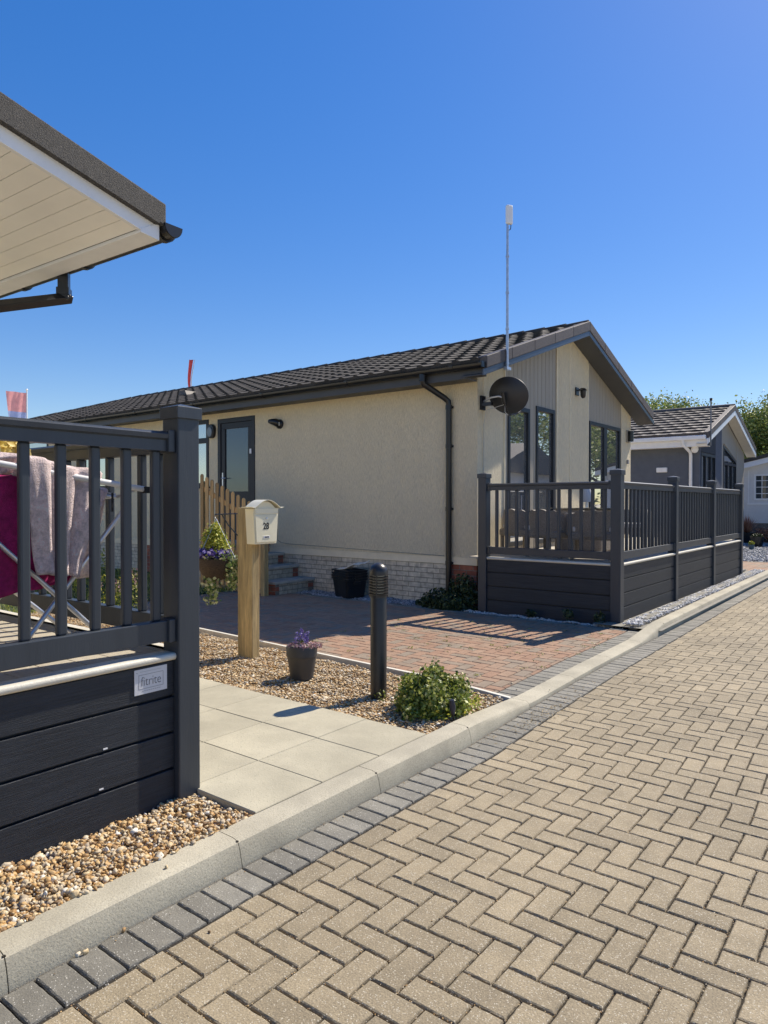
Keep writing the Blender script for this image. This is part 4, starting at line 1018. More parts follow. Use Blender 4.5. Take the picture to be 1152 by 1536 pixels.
# ------------------------------------------------------------------ mound shrub by kerb
SX, SY = -2.655, 3.95
t = thing('shrub', (SX, SY, .06), 'rounded variegated green shrub in the gravel by the kerb', 'shrub')
n = 8500; d = rng.normal(size=(n, 3)); d[:, 2] = np.abs(d[:, 2]); d /= np.linalg.norm(d, axis=1)[:, None]
lump = 1 + rng.normal(0, .07, n) + .16 * np.sin(d[:, 0] * 7 + 1) * np.cos(d[:, 1] * 6) + .07 * np.sin(d[:, 2] * 9 + d[:, 0] * 5)
rr_ = (.55 + .48 * rng.random(n) ** .5)
P_ = np.array([SX, SY, .07]) + d * (lump * rr_)[:, None] * np.array([.235, .27, .25])
leaves(P_, d, .026, LEAF, 'foliage', t, aspect=.75, jit=.9)
n = 900; ang = rng.uniform(0, 2 * math.pi, n); P_ = np.column_stack([SX + .06 + .27 * np.sqrt(rng.random(n)) * np.cos(ang), SY + .05 + .33 * np.sqrt(rng.random(n)) * np.sin(ang), rng.uniform(.075, .14, n)])
P_ = P_[P_[:, 0] < -2.36]
leaves(P_, np.tile([0, 0, 1.], (len(P_), 1)), .024, LEAFY, 'young_leaves', t)
mb = MB()
for k in range(36):
    a = random.uniform(0, 6.28); e_ = random.uniform(.2, 1.3); L_ = random.uniform(.15, .24)
    mb.tube([(SX, SY, .07), (SX + L_ * .5 * math.cos(a) * math.cos(e_), SY + L_ * .5 * math.sin(a) * math.cos(e_), .07 + L_ * .7 * math.sin(e_)), (SX + L_ * math.cos(a) * math.cos(e_), SY + L_ * math.sin(a) * math.cos(e_), .07 + L_ * math.sin(e_))], .003, 5)
mb.build('stems', BARK, t)
t = thing('spike_light', (-2.40, 3.83, .07), 'small dark blue spike light half hidden in the rounded shrub', 'garden light')
MB().tube([(-2.385, 3.79, .05), (-2.385, 3.79, .13)], .006, 8).build('spike', BLK, t)
MB().tube([(-2.385, 3.79, .12), (-2.388, 3.785, .17), (-2.39, 3.78, .215)], [.012, .022, .014], 12).build('lamp_head', mat('navy_plastic', (.015, .018, .04), rough=.4), t, smooth=50)
# little weed at the bollard foot
P_, D_ = cloud(60, (BXc + .05, BYc - .04, .09), (.05, .04, .04)); t = thing('seedling', (BXc + .05, BYc - .04, .06), 'tiny green seedling at the bollard foot', 'plant'); leaves(P_, D_, .022, LEAF, 'leaves', t)

# dark shrub against the red brick corner
t = thing('shrub', (-5.3, 8.2, 0), 'low dark green shrub in shade at the red brick corner', 'shrub')
for (c, rad, n) in (((-5.25, 8.14, .08), (.42, .22, .22), 2200), ((-5.05, 8.27, .26), (.22, .14, .26), 1000), ((-4.95, 8.3, .18), (.2, .12, .2), 400), ((-5.62, 8.2, .04), (.16, .14, .10), 350)):
    P_, D_ = cloud(n, c, rad, shell=.3); P_[:, 2] = np.maximum(P_[:, 2], .03); leaves(P_, D_, .05, LEAFD, 'foliage', t, aspect=.55)
# small weeds at the far deck foot
for (x, h, lab) in ((-3.95, .10, 'low green weed at the middle of the far deck foot'), (-3.45, .16, 'leafy weed near the right end of the far deck foot'), (-3.05, .17, 'pale single-leaf weed by the far deck corner post')):
    t = thing('weed', (x, 8.12, .02), lab, 'weed'); P_, D_ = cloud(70, (x, 8.12, .03 + h / 2), (.08, .05, h / 2)); leaves(P_, D_, .045, LEAFD, 'leaves', t)

# stacked recycling bins
def crate(name, loc, rz, label, group):
    t = thing(name, loc, label, 'recycling box', group); t.rotation_euler = (0, 0, rz)
    prof = []
    def ring(hx, hy, z, ch=.03): return [(hx - ch, -hy, z), (hx, -hy + ch, z), (hx, hy - ch, z), (hx - ch, hy, z), (-hx + ch, hy, z), (-hx, hy - ch, z), (-hx, -hy + ch, z), (-hx + ch, -hy, z)]
    rings_ = [ring(.215, .155, 0), ring(.25, .185, .27), ring(.262, .197, .272), ring(.266, .20, .30), ring(.262, .197, .305), ring(.245, .18, .305), ring(.21, .15, .01)]
    mb = MB(); vs_ = [p for r_ in rings_ for p in r_]; fs = [tuple(range(7, -1, -1))]
    for i in range(len(rings_) - 1):
        for k in range(8): fs.append((i * 8 + k, i * 8 + (k + 1) % 8, (i + 1) * 8 + (k + 1) % 8, (i + 1) * 8 + k))
    fs.append(tuple(6 * 8 + k for k in range(8))); mb.add(vs_, fs)
    me_o = mb.build('tub', BLK, None, bevel=.003); me_o.parent = t
    for sx in (-1, 1):
        h = MB().box(sx * .262 - .02, sx * .262 + .02, -.06, .06, .225, .26).build('handle', BLK, None, bevel=.005); h.parent = t
    return t
rz0 = R(-20)
for k in range(4):
    crate('recycling_box', (-7.08, 8.22, .02 + k * .042), rz0 + R(random.uniform(-2, 2)), ['lowest black recycling box of the stack by the house wall', 'second black recycling box from the bottom of the stack', 'third black recycling box from the bottom of the stack', 'topmost black recycling box holding a grey lid'][k], 'stacked recycling boxes')
t = thing('box_lid', (-7.08, 8.22, .46), 'crumpled grey sheet lying tilted on the black recycling boxes', 'lid')
mb = MB(); G_ = 10; vs_ = []
for j in range(G_ + 1):
    for i in range(G_ + 1):
        u_, v_ = i / G_ - .5, j / G_ - .5
        vs_.append((-7.05 + u_ * .44 + v_ * .1, 8.22 + v_ * .26,   .505 + .012 * math.sin(u_ * 9 + v_ * 4) + .008 * math.cos(v_ * 14) + u_ * .12 + v_ * .06))
mb.add(vs_, [(j * (G_ + 1) + i, j * (G_ + 1) + i + 1, (j + 1) * (G_ + 1) + i + 1, (j + 1) * (G_ + 1) + i) for j in range(G_) for i in range(G_)])
mb.build('sheet', mat('grey_sheet', (.66, .65, .60), rough=.5, var=.1), t, solid=.012)

# ------------------------------------------------------------------ towels and clothes airer
ar = thing('clothes_airer', (-3.1, 1.6, .775), 'silver folding clothes airer on the near deck behind the railing', 'clothes airer')
MB().tube([(-3.12, 1.05, 1.69), (-3.02, 1.97, 1.548)], .0145, 10).build('rail', mat('white_tube', (.75, .75, .76), rough=.3), ar, smooth=60)
MB().box(-3.035, -3.00, 1.955, 1.985, 1.530, 1.562).build('end_cap', BLKM, ar, bevel=.003)
MB().tube([(-3.55, .95, 1.64), (-3.16, 1.90, 1.51)], .009, 10).build('rail', ALU, ar, smooth=60)
MB().tube([(-3.02, 1.93, 1.553), (-3.16, 1.90, 1.512), (-3.45, 1.86, 1.50)], .008, 8).build('end_rail', ALU, ar)
for k in range(3):
    MB().tube([(-3.12 - .1 * (k + 1), 1.08, 1.66), (-3.07 - .1 * (k + 1), 1.90, 1.525)], .004, 6).build('wire', ALU, ar)
for (a, b, r_) in (((-3.10, 1.30, 1.325), (-3.10, 1.80, .83), .011), ((-3.12, 1.93, 1.47), (-3.12, 1.42, .85), .011), ((-3.5, 1.10, 1.45), (-3.5, 1.86, .785), .011), ((-3.5, 1.95, 1.45), (-3.5, 1.22, .785), .011)):
    MB().tube([a, b], r_, 10).build('leg', ALU, ar, smooth=60)
MB().tube([(-3.12, 1.80, .80), (-3.5, 1.80, .80)], .010, 8).build('foot_bar', ALU, ar)
box('strap', BLKM, ar, -3.10, -3.095, 1.835, 1.845, 1.44, 1.53)
def drape(name, pts_top, pts_bot, m, label, cat, fold=.02, nf=4, back=.28, bl=.45, group=None, seed=0, side=0):
    """cloth hung over a line from A to B: front fall and back fall"""
    A0, A1 = Vector(pts_top[0]), Vector(pts_top[1]); B0, B1 = Vector(pts_bot[0]), Vector(pts_bot[1])
    nu, nv = 44, 44; rs = random.Random(seed); ph = [rs.uniform(0, 6.28) for _ in range(6)]
    grid = []
    for j in range(nv + 1):
        row = []
        v = j / nv                       # 0..0.3 back, then front
        for i in range(nu + 1):
            u = i / nu; top = A0.lerp(A1, u) + Vector((0, 0, .006 * math.sin(u * 9 + ph[3])))
            if v < .3:
                q_ = (v / .3); p = top + Vector((-back * (1 - q_) ** 1.4 * .5, 0, -bl * (1 - q_) ** 1.2)) + Vector((-.02 * (1 - q_), 0, .014))
                w = (1 - q_)
            else:
                q_ = (v - .3) / .7; bot = B0.lerp(B1, u); p = top.lerp(bot, q_) + Vector((.022 * math.sin(math.pi * min(1, q_ * 1.2)) + .012, 0, .014 * (1 - q_)))
                w = q_
            f = fold * (.35 + .65 * w) * (math.sin(u * nf * 2 * math.pi + ph[0] + .8 * v) + .5 * math.sin(u * nf * 3.7 * math.pi + ph[1] + 2 * v)) + .4 * fold * math.sin(v * 7 + u * 3 + ph[2])
            row.append((p.x + f, p.y + .35 * f, p.z + .2 * fold * math.sin(u * 14 + ph[4]) * w))
        grid += row
    mb = MB(); k = nu + 1
    mb.add(grid, [(j * k + i, j * k + i + 1, (j + 1) * k + i + 1, (j + 1) * k + i) for j in range(nv) for i in range(nu)])
    o = mb.build(name, m, None, smooth=180, solid=.008); tag(o, label, cat, group); return o
drape('towel', [(-3.14, 1.02, 1.60), (-3.14, 1.74, 1.585)], [(-3.13, 1.02, 1.03), (-3.16, 1.66, 1.12)], MAGE, 'deep magenta towel hanging on the airer', 'towel', fold=.014, nf=3, seed=2)
drape('fleece', [(-3.09, 1.40, 1.672), (-3.07, 1.77, 1.612)], [(-3.06, 1.47, 1.17), (-3.10, 1.66, 1.14)], PINKT, 'pale pink fleece draped over the magenta towel', 'blanket', fold=.020, nf=3, seed=5, back=.3, bl=.3)
# bunched top of the fleece
def lump(name, c, rad, m, seed=1):
    T, F = ico(4); rs = np.random.default_rng(seed); V = T.copy()
    for k in range(7):
        d_ = rs.normal(size=3); V *= (1 + .09 * np.sin(T @ d_ * 3.0 + rs.uniform(0, 6)))[:, None]
    V = V * np.array(rad) + np.array(c); return fast_mesh(name, V, F, np.zeros(len(F)), m, None, True)
o = lump('blanket', (-3.22, 1.36, 1.66), (.10, .17, .045), PINKT, 4); tag(o, 'bunched pale pink blanket lying on top of the airer', 'blanket')
drape('fleece', [(-3.20, 1.60, 1.585), (-3.18, 1.86, 1.53)], [(-3.22, 1.58, 1.20), (-3.24, 1.62, 1.10)], PINKT, 'thin pink cloth hanging behind the fleece at the airer end', 'blanket', fold=.012, nf=2, seed=9)

# yellow flowering plant on the near deck
t = thing('potted_plant', (-4.22, 1.70, .775), 'tall yellow flowering plant in a dark pot on the near deck', 'potted plant')
MB().lathe([(.12, 0), (.17, .30), (.18, .31), (.18, .34), (.15, .34), (.0, .30)], -4.22, 1.62, 24, z0=.776).build('pot', BLKM, t, smooth=35)
mb = MB()
for k in range(9):
    a = k * .7; mb.tube([(-4.22, 1.62, 1.05), (-4.22 + .08 * math.cos(a), 1.62 + .08 * math.sin(a), 1.4), (-4.22 + .14 * math.cos(a), 1.62 + .14 * math.sin(a), 1.72)], .006, 6)
mb.build('stems', BARK, t)
P_, D_ = cloud(800, (-4.02, 1.72, 1.76), (.17, .14, .11)); leaves(P_, D_, .05, YELF, 'flowers', t, aspect=.7)
P_, D_ = cloud(260, (-4.02, 1.70, 1.56), (.12, .10, .08)); leaves(P_, D_, .05, YELF, 'flowers', t, aspect=.7)
P_, D_ = cloud(500, (-4.22, 1.62, 1.45), (.17, .14, .28)); leaves(P_, D_, .05, LEAFD, 'leaves', t)

# ------------------------------------------------------------------ garden plants seen through the near railing
def stemmy(loc, h, rad, n, label, lm, fm, group='border plants by the lawn'):
    t = thing('border_plant', loc, label, 'plant', group)
    lf = []; fl_ = []
    for _ in range(n):
        a = random.uniform(0, 6.28); r_ = rad * random.random() ** .5; hh = h * random.uniform(.6, 1.1); x, y = loc[0] + r_ * math.cos(a), loc[1] + r_ * math.sin(a)
        for k in range(14): q_ = random.random(); lf.append((x + random.gauss(0, .03), y + random.gauss(0, .03), loc[2] + hh * q_))
        for k in range(8): q_ = random.uniform(.65, 1); fl_.append((x + random.gauss(0, .015), y + random.gauss(0, .015), loc[2] + hh * q_))
    lf = np.array(lf); fl_ = np.array(fl_)
    leaves(lf, rng.normal(size=lf.shape), .06, lm, 'leaves', t, aspect=.3); leaves(fl_, rng.normal(size=fl_.shape), .03, fm, 'flowers', t)
stemmy((-8.2, 5.15, .04), .55, .16, 22, 'tall border plant with pinkish spikes nearest the deck corner post', LEAF, PINKF)
stemmy((-8.75, 5.15, .04), .45, .18, 20, 'lime border plant with pale flower spikes left of the tallest one', LEAFY, PINKF)
stemmy((-11.0, 6.0, .04), .45, .25, 20, 'loose grassy border plant farther back on the lawn', LEAFY, LEAFY)
stemmy((-11.6, 6.6, .04), .6, .2, 16, 'taller grassy border plant near the red brick pier', LEAF, LEAFY)

# ------------------------------------------------------------------ far deck furniture
def rattan_chair(loc, rz, label):
    t = thing('rattan_chair', loc, label, 'chair', 'rattan chairs on the far deck'); t.rotation_euler = (0, 0, rz)
    def part(mb, nm, m, **k): o = mb.build(nm, m, None, **k); o.parent = t; return o
    # curved back
    pts = [(.29 * math.cos(a) * 1.05, .27 * math.sin(a) + .0) for a in [R(20 + 140 * k / 16) for k in range(17)]]
    def hgt(k): return .44 + .20 * max(0, math.sin(math.pi * k / 16)) ** .22 + .012 * math.sin(k * 1.7)
    mb = MB(); vs_ = []
    for k, (x, y) in enumerate(pts):
        nx, ny = x * .90, y * .84
        vs_ += [(x, y, .30), (x * 1.03, y * 1.06, hgt(k)), (nx, ny, hgt(k)), (nx, ny, .30)]
    fs = []
    for k in range(16):
        for j in range(4): fs.append((k * 4 + j, k * 4 + (j + 1) % 4, (k + 1) * 4 + (j + 1) % 4, (k + 1) * 4 + j))
    fs += [(0, 1, 2, 3), (67, 66, 65, 64)]; mb.add(vs_, fs); part(mb, 'backrest', RATT, smooth=50)
    part(MB().box(-.28, .28, -.28, .24, .26, .36), 'seat', RATT, bevel=.02)
    part(MB().box(-.25, .25, -.26, .20, .362, .43), 'cushion', CUSH, bevel=.02)
    for sx in (-1, 1):
        part(MB().box(sx * .29 - .03, sx * .29 + .03, -.27, .10, .30, .60), 'arm', RATT, bevel=.015)
        for sy in (-.24, .2): part(MB().box(sx * .25 - .02, sx * .25 + .02, sy - .02, sy + .02, 0, .28), 'leg', RATT)
    return t
rattan_chair((-3.35, 8.75, .752), R(180 + 10), 'rattan chair nearest the front corner post of the far deck')
rattan_chair((-4.0, 8.85, .752), R(180 - 8), 'rattan chair in the middle of the side railing of the far deck')
rattan_chair((-4.55, 9.15, .752), R(180 - 20), 'rattan chair beside the house corner on the far deck')
rattan_chair((-3.55, 10.75, .752), R(0), 'rattan chair beyond the table on the far deck')
t = thing('rattan_table', (-3.9, 9.85, .752), 'square rattan table with a glass top on the far deck', 'table')
box('table_base', RATT, t, -4.25, -3.55, 9.5, 10.2, .80, 1.40, bevel=.02); box('table_top', GLASSD, t, -4.30, -3.50, 9.45, 10.25, 1.405, 1.415)
for (x, y) in ((-4.2, 9.55), (-3.6, 9.55), (-4.2, 10.15), (-3.6, 10.15)): box('leg', RATT, t, x - .03, x + .03, y - .03, y + .03, .752, .80)
t = thing('folded_parasol', (-3.9, 9.85, 1.42), 'folded pale parasol standing through the rattan table', 'parasol')
MB().tube([(-3.9, 9.85, 1.42), (-3.9, 9.85, 1.78)], .018, 10).build('pole', ALU, t)
MB().tube([(-3.9, 9.85, 1.50), (-3.9, 9.85, 1.56), (-3.9, 9.85, 1.68), (-3.9, 9.85, 1.76)], [.05, .07, .055, .02], 14).build('canopy', CUSH, t, smooth=60)

# ------------------------------------------------------------------ near house canopy roof (top left), turned 2.7 degrees
nh = thing('bungalow', (-6.5, -.5, 0), 'near bungalow whose pale soffit and dark verge overhang top left', 'bungalow')
al = R(2.7); E0 = Vector((-3.104, 2.088, 2.83)); ux = Vector((-math.cos(al), -math.sin(al), 0)); uy = Vector((math.sin(al), -math.cos(al), 0))
def NX(v):   # local: x = along the eave away from the gable, y = inwards (towards the ridge), z up from the fascia foot at the tip
    p = E0 + ux * v[0] + uy * v[1]; return (p.x, p.y, E0.z + v[2])
pt_ = .218; LR = 3.6
def rp(name, polys, m, bevel=0, **k):
    mb = MB(); mb.xf = NX
    for (poly, a0, a1) in polys: mb.prism(poly, 'x', a0, a1)
    return mb.build(name, m, nh, bevel=bevel, **k)
def sl_poly(o0, o1, y0=0, y1=LR): return [(y0, y0 * pt_ + o0), (y1, y1 * pt_ + o0), (y1, y1 * pt_ + o1), (y0, y0 * pt_ + o1)]
def sl_poly_b(o0, o1): return [(2 * LR - p[0], p[1]) for p in sl_poly(o0, o1)]
rp('bargeboard', [(sl_poly(0, .076), -.0, .024)], UPVC, .002)
rp('bargeboard', [(sl_poly_b(0, .076), -.0, .024)], UPVC, .002)
rp('verge_tile', [(sl_poly(.078, .192, -.045), -.030, .14)], FELT, .006)
rp('verge_tile', [(sl_poly_b(.078, .192), -.030, .14)], FELT, .006)
rp('verge_trim', [(sl_poly(.070, .082, -.0), -.036, -.002)], FELT)
soffit_b = []; 
nb = 40; wdt = .0885
for i in range(nb):
    y0 = .092 + i * wdt; y1 = y0 + wdt - .0035
    soffit_b.append((sl_poly(.004, .014, y0, y1), .026, 4.2))
rp('soffit', soffit_b, CREAMP)
rp('soffit_backing', [(sl_poly(.0145, .022, .0, LR), .026, 4.2)], mat('groove_shadow', (.30, .26, .19), rough=.7))
rp('soffit', [(sl_poly_b(.004, .014), .026, 4.2)], CREAMP)
rp('corner_board', [([(-.022, -.004), (.088, .006), (.088, .024), (.0, .075), (-.022, .075)], -.004, 4.2)], UPVC, .002)
rp('roof', [(sl_poly(.10, .17, -.04), .12, 12), (sl_poly_b(.10, .17), .12, 12)], TILE)
# gutter of the near roof
mb = MB(); mb.xf = NX; r_ = .056; pr = []
for k in range(13):
    a = math.pi + math.pi * k / 12; pr.append((-.085 + r_ * math.cos(a), .085 + r_ * 1.1 * math.sin(a)))
for k in range(12, -1, -1):
    a = math.pi + math.pi * k / 12; pr.append((-.085 + (r_ - .004) * math.cos(a), .085 + (r_ - .004) * 1.1 * math.sin(a)))
mb.prism(pr, 'x', -.035, 10); ng = mb.build('gutter', BLK, nh, smooth=40)
mb = MB(); mb.xf = NX
for x in (.02, .75, 1.45, 2.2):
    mb.prism([(-.085 + .063 * math.cos(math.pi + math.pi * k / 10), .083 + .069 * math.sin(math.pi + math.pi * k / 10)) for k in range(11)], 'x', x, x + .03)
mb.prism([(-.085 + .055 * math.cos(math.pi + math.pi * k / 10), .085 + .06 * math.sin(math.pi + math.pi * k / 10)) for k in range(11)], 'x', -.04, -.030)
mb.build('gutter_bracket', BLK, ng)
mb = MB(); mb.xf = NX
mb.tube([(.95, -.06, .04), (.95, -.06, -.03), (.95, -.06, -.14)], .042, 4); q = mb.build('downpipe', BLK, ng, bevel=.005)
mb = MB(); mb.xf = NX
mb.tube([(.95, -.10, -.115), (.95, .34, -.27), (.95, .52, -.34), (.95, .53, -2.0)], .036, 4); mb.build('downpipe', BLK, ng, bevel=.005)
mb = MB(); mb.xf = NX
mb.tube([(.95, -.06, -.07), (.95, -.06, -.11)], .050, 4); mb.build('pipe_socket', BLK, ng)
# walls of the near house, set well back under the canopy
mb = MB(); mb.box(-13, -5.25, -4.2, 1.70, 0.0, 2.86); mb.build('wall', RENDER, nh)
mb = MB(); mb.prism([(-4.2, 2.86), (1.72, 2.86), (-1.24, 3.9)], 'x', -13, -5.25); mb.build('gable', RENDER, nh)

# ------------------------------------------------------------------ second bungalow (grey) and third (white)
def bungalow2():
    h = thing('bungalow', (-11, 23.5, 0), 'slate grey bungalow with white fascia behind the far deck', 'bungalow')
    X, Y0, YR_, ZE_, ZR_, XV_ = -4.90, 20.5, 23.50, 3.36, 4.46, -4.60
    YE_ = 20.15
    sl = math.hypot(YR_ - YE_, ZR_ - ZE_)
    tiled_slope('roof', TILE2, h, (XV_ - .1, YE_, ZE_), (-1, 0, 0), (0, YR_ - YE_, ZR_ - ZE_), 14, sl, True, amp=.012, step=.045, n_s=4, du=.4)
    MB().add([(XV_ - .1, YR_, ZR_), (-18.7, YR_, ZR_), (-18.7, 2 * YR_ - YE_, ZE_), (XV_ - .1, 2 * YR_ - YE_, ZE_)], [(0, 1, 2, 3)]).build('rear_roof', TILE2, h)
    MB().tube([(XV_, YR_, ZR_ + .01), (-18.7, YR_, ZR_ + .01)], .08, 10).build('ridge_cap', TILE2, h, smooth=50)
    verge(h, XV_, YE_, ZE_, YR_, ZR_, TILE2, UPVC, SOFFW, X, ov_t=.16, fas=.15)
    MB().box(-18.7, XV_ - .03, YE_ + .01, YE_ + .035, ZE_ - .33, ZE_ - .03).build('fascia', UPVC, h)
    g_ = MB().box(-18.7, XV_ - .05, YE_ - .10, YE_ + .008, ZE_ - .15, ZE_ - .035).build('gutter', UPVC, h, bevel=.02)
    MB().box(-18.7, XV_ - .03, YE_ + .035, Y0, ZE_ - .325, ZE_ - .31).build('soffit', SOFFW, h)
    MB().tube([(-5.24, 20.1, 3.25), (-5.24, 20.1, 3.1), (-5.12, 20.40, 2.9), (-5.12, 20.45, 2.8), (-5.12, 20.45, .0)], .045, 12).build('downpipe', UPVC, g_, smooth=60)
    MB().box(-18.4, -5.0, Y0, Y0 + .12, 0, ZE_ - .3).build('wall', GRYW, h)
    zt = lambda y: ZE_ - .29 + min(y - YE_, 2 * YR_ - y - YE_) * (ZR_ - ZE_) / (YR_ - YE_)
    for (a, b, m, nm) in ((20.502, 20.62, GRYW, 'wall'), (22.35, 23.15, GRYW, 'wall'), (25.25, 26.5, CLAD, 'wall'), (23.15, 23.35, CLAD, 'wall')):
        ys_ = sorted({a, b} | ({YR_} if a < YR_ < b else set()))
        MB().prism([(y, 0) for y in (a, b)] + [(y, zt(y)) for y in reversed(ys_)], 'x', X - .12, X).build(nm, m, h)
    MB().prism([(20.62, 2.92), (22.35, 2.92), (22.35, zt(22.35)), (20.62, zt(20.62))], 'x', X - .12, X - .01).build('cladding', mat('dark_cladding', (.035, .038, .045), rough=.8), h)
    MB().prism([(23.35, 3.30), (23.5, 3.35), (25.25, 2.90), (25.25, zt(25.25)), (23.5, zt(23.5)), (23.35, zt(23.35))], 'x', X - .12, X - .01).build('wall', CLAD, h)
    def win(y0, y1, z0, zl, zr, mulls, trans=None):
        mb = MB(); t_ = .07; x0, x1 = X - .06, X + .01
        mb.box(x0, x1, y0, y0 + t_, z0, zl); mb.box(x0, x1, y1 - t_, y1, z0, zr); mb.box(x0, x1, y0 + t_, y1 - t_, z0, z0 + t_)
        mb.prism([(y0 + t_, zl - .08), (y1 - t_, zr - .08), (y1 - t_, zr), (y0 + t_, zl)], 'x', x0, x1)
        for m_ in mulls: mb.box(x0, x1 - .004, m_ - .05, m_ + .05, z0 + t_, min(zl, zr) - .08)
        if trans: mb.box(x0, x1 - .006, y0 + t_, y1 - t_, trans - .04, trans + .04)
        w = mb.build('window', FRAME, h)
        MB().prism([(y0 + .05, z0 + .05), (y1 - .05, z0 + .05), (y1 - .05, zr - .05), (y0 + .05, zl - .05)], 'x', X - .045, X - .04).build('pane', GLASSD, w)
        MB().prism([(y0 + .05, z0 + .05), (y0 + .3, z0 + .05), (y0 + .3, min(zl, zr) - .1), (y0 + .05, min(zl, zr) - .1)], 'x', X - .038, X - .036).build('curtain', CURT, w)
    win(20.65, 22.33, .8, 2.90, 2.90, (21.2, 21.8)); win(23.37, 25.23, .8, 3.28, 2.88, (24.0, 24.6), 2.72)
    box('alarm_box', UPVC, h, -6.05, -5.75, 20.44, 20.5, 2.36, 2.50, bevel=.02)
    return h
bungalow2()
t = thing('wall_light', (-4.98, 20.35, 2.98), 'white dome light under the grey bungalow corner soffit', 'lamp')
MB().lathe([(.03, .12), (.09, .10), (.10, .02), (.07, -.05), (.02, -.07)], -5.00, 20.38, 16, z0=2.94).build('lamp_head', UPVC, t, smooth=50)
t = thing('antenna_mast', (-4.58, 20.30, 3.1), 'short thin grey pole clamped to the grey bungalow verge', 'antenna')
MB().tube([(-4.57, 20.29, 3.05), (-4.57, 20.29, 4.28)], .02, 8).build('mast', mat('dull_steel', (.16, .17, .18), rough=.5), t)
MB().tube([(-4.57, 20.29, 4.26), (-4.57, 20.29, 4.33)], .035, 8).build('finial', BLKM, t)

def bungalow3():
    h = thing('bungalow', (-2.6, 31, 0), 'white bungalow with georgian-bar window at the end of the road', 'bungalow')
    Y = 28.6; XL, XR = -5.55, .6; zl = 2.72; zp = lambda x: zl + .235 * (min(x, XL + XR - x) - XL)
    holes_ = (-4.95, -3.65, 1.60, 2.55)
    mb = MB(); xm = (XL + XR) / 2
    for (a, b) in ((XL, holes_[0]), (holes_[1], xm), (xm, XR)): mb.prism([(a, .75), (b, .75), (b, zp(b)), (a, zp(a))], 'y', Y, Y + .12)
    mb.prism([(holes_[0], .75), (holes_[1], .75), (holes_[1], holes_[2]), (holes_[0], holes_[2])], 'y', Y, Y + .12)
    mb.prism([(holes_[0], holes_[3]), (holes_[1], holes_[3]), (holes_[1], zp(holes_[1])), (holes_[0], zp(holes_[0]))], 'y', Y, Y + .12)
    mb.build('wall', WHTW, h)
    MB().box(XL, XR, Y + .02, Y + .1, 0, .75).build('plinth', GREYBR, h)
    MB().box(XL, XL + .12, Y + .12, Y + 9, 0, 2.7).build('wall', WHTW, h)
    for s in (0, 1):
        a, b = (XL - .3, xm) if s == 0 else (xm, XR + .3)
        za, zb_ = (zl - .07, zp(xm)) if s == 0 else (zp(xm), zl - .07)
        MB().prism([(a, za - .02), (b, zb_ - .02), (b, zb_ + .17), (a, za + .17)], 'y', Y - .3, Y - .27).build('bargeboard', UPVC, h)
        MB().prism([(a, za + .172), (b, zb_ + .172), (b, zb_ + .30), (a, za + .30)], 'y', Y - .33, Y + 9).build('roof', TILE, h)
        MB().prism([(a, za - .01), (b, zb_ - .01), (b, zb_ + .0), (a, za + .0)], 'y', Y - .268, Y).build('soffit', UPVC, h)
    mb = MB(); x0, x1, z0, z1 = holes_; t_ = .06
    frame_rect(mb, x0, x1, z0, z1, Y - .02, Y + .05, .06)
    n = 5
    for i in range(1, n): x = x0 + (x1 - x0) * i / n; mb.box(x - .012, x + .012, Y - .005, Y + .02, z0 + .06, z1 - .06)
    for i in range(1, 4): z = z0 + (z1 - z0) * i / 4; mb.box(x0 + .06, x1 - .06, Y - .003, Y + .018, z - .012, z + .012)
    w = mb.build('window', UPVC, h)
    MB().box(x0 + .05, x1 - .05, Y + .025, Y + .03, z0 + .05, z1 - .05).build('pane', GLASSD, w)
    MB().box(x0 - .22, x1 + .22, Y - .02, Y - .001, z0 - .17, z0 - .10).build('sill', UPVC, h)
    mb = MB(); mb.box(x0 - .20, x0 - .16, Y - .02, Y - .001, z0 - .1, z1 + .15); mb.build('window_surround', UPVC, h)
bungalow3()

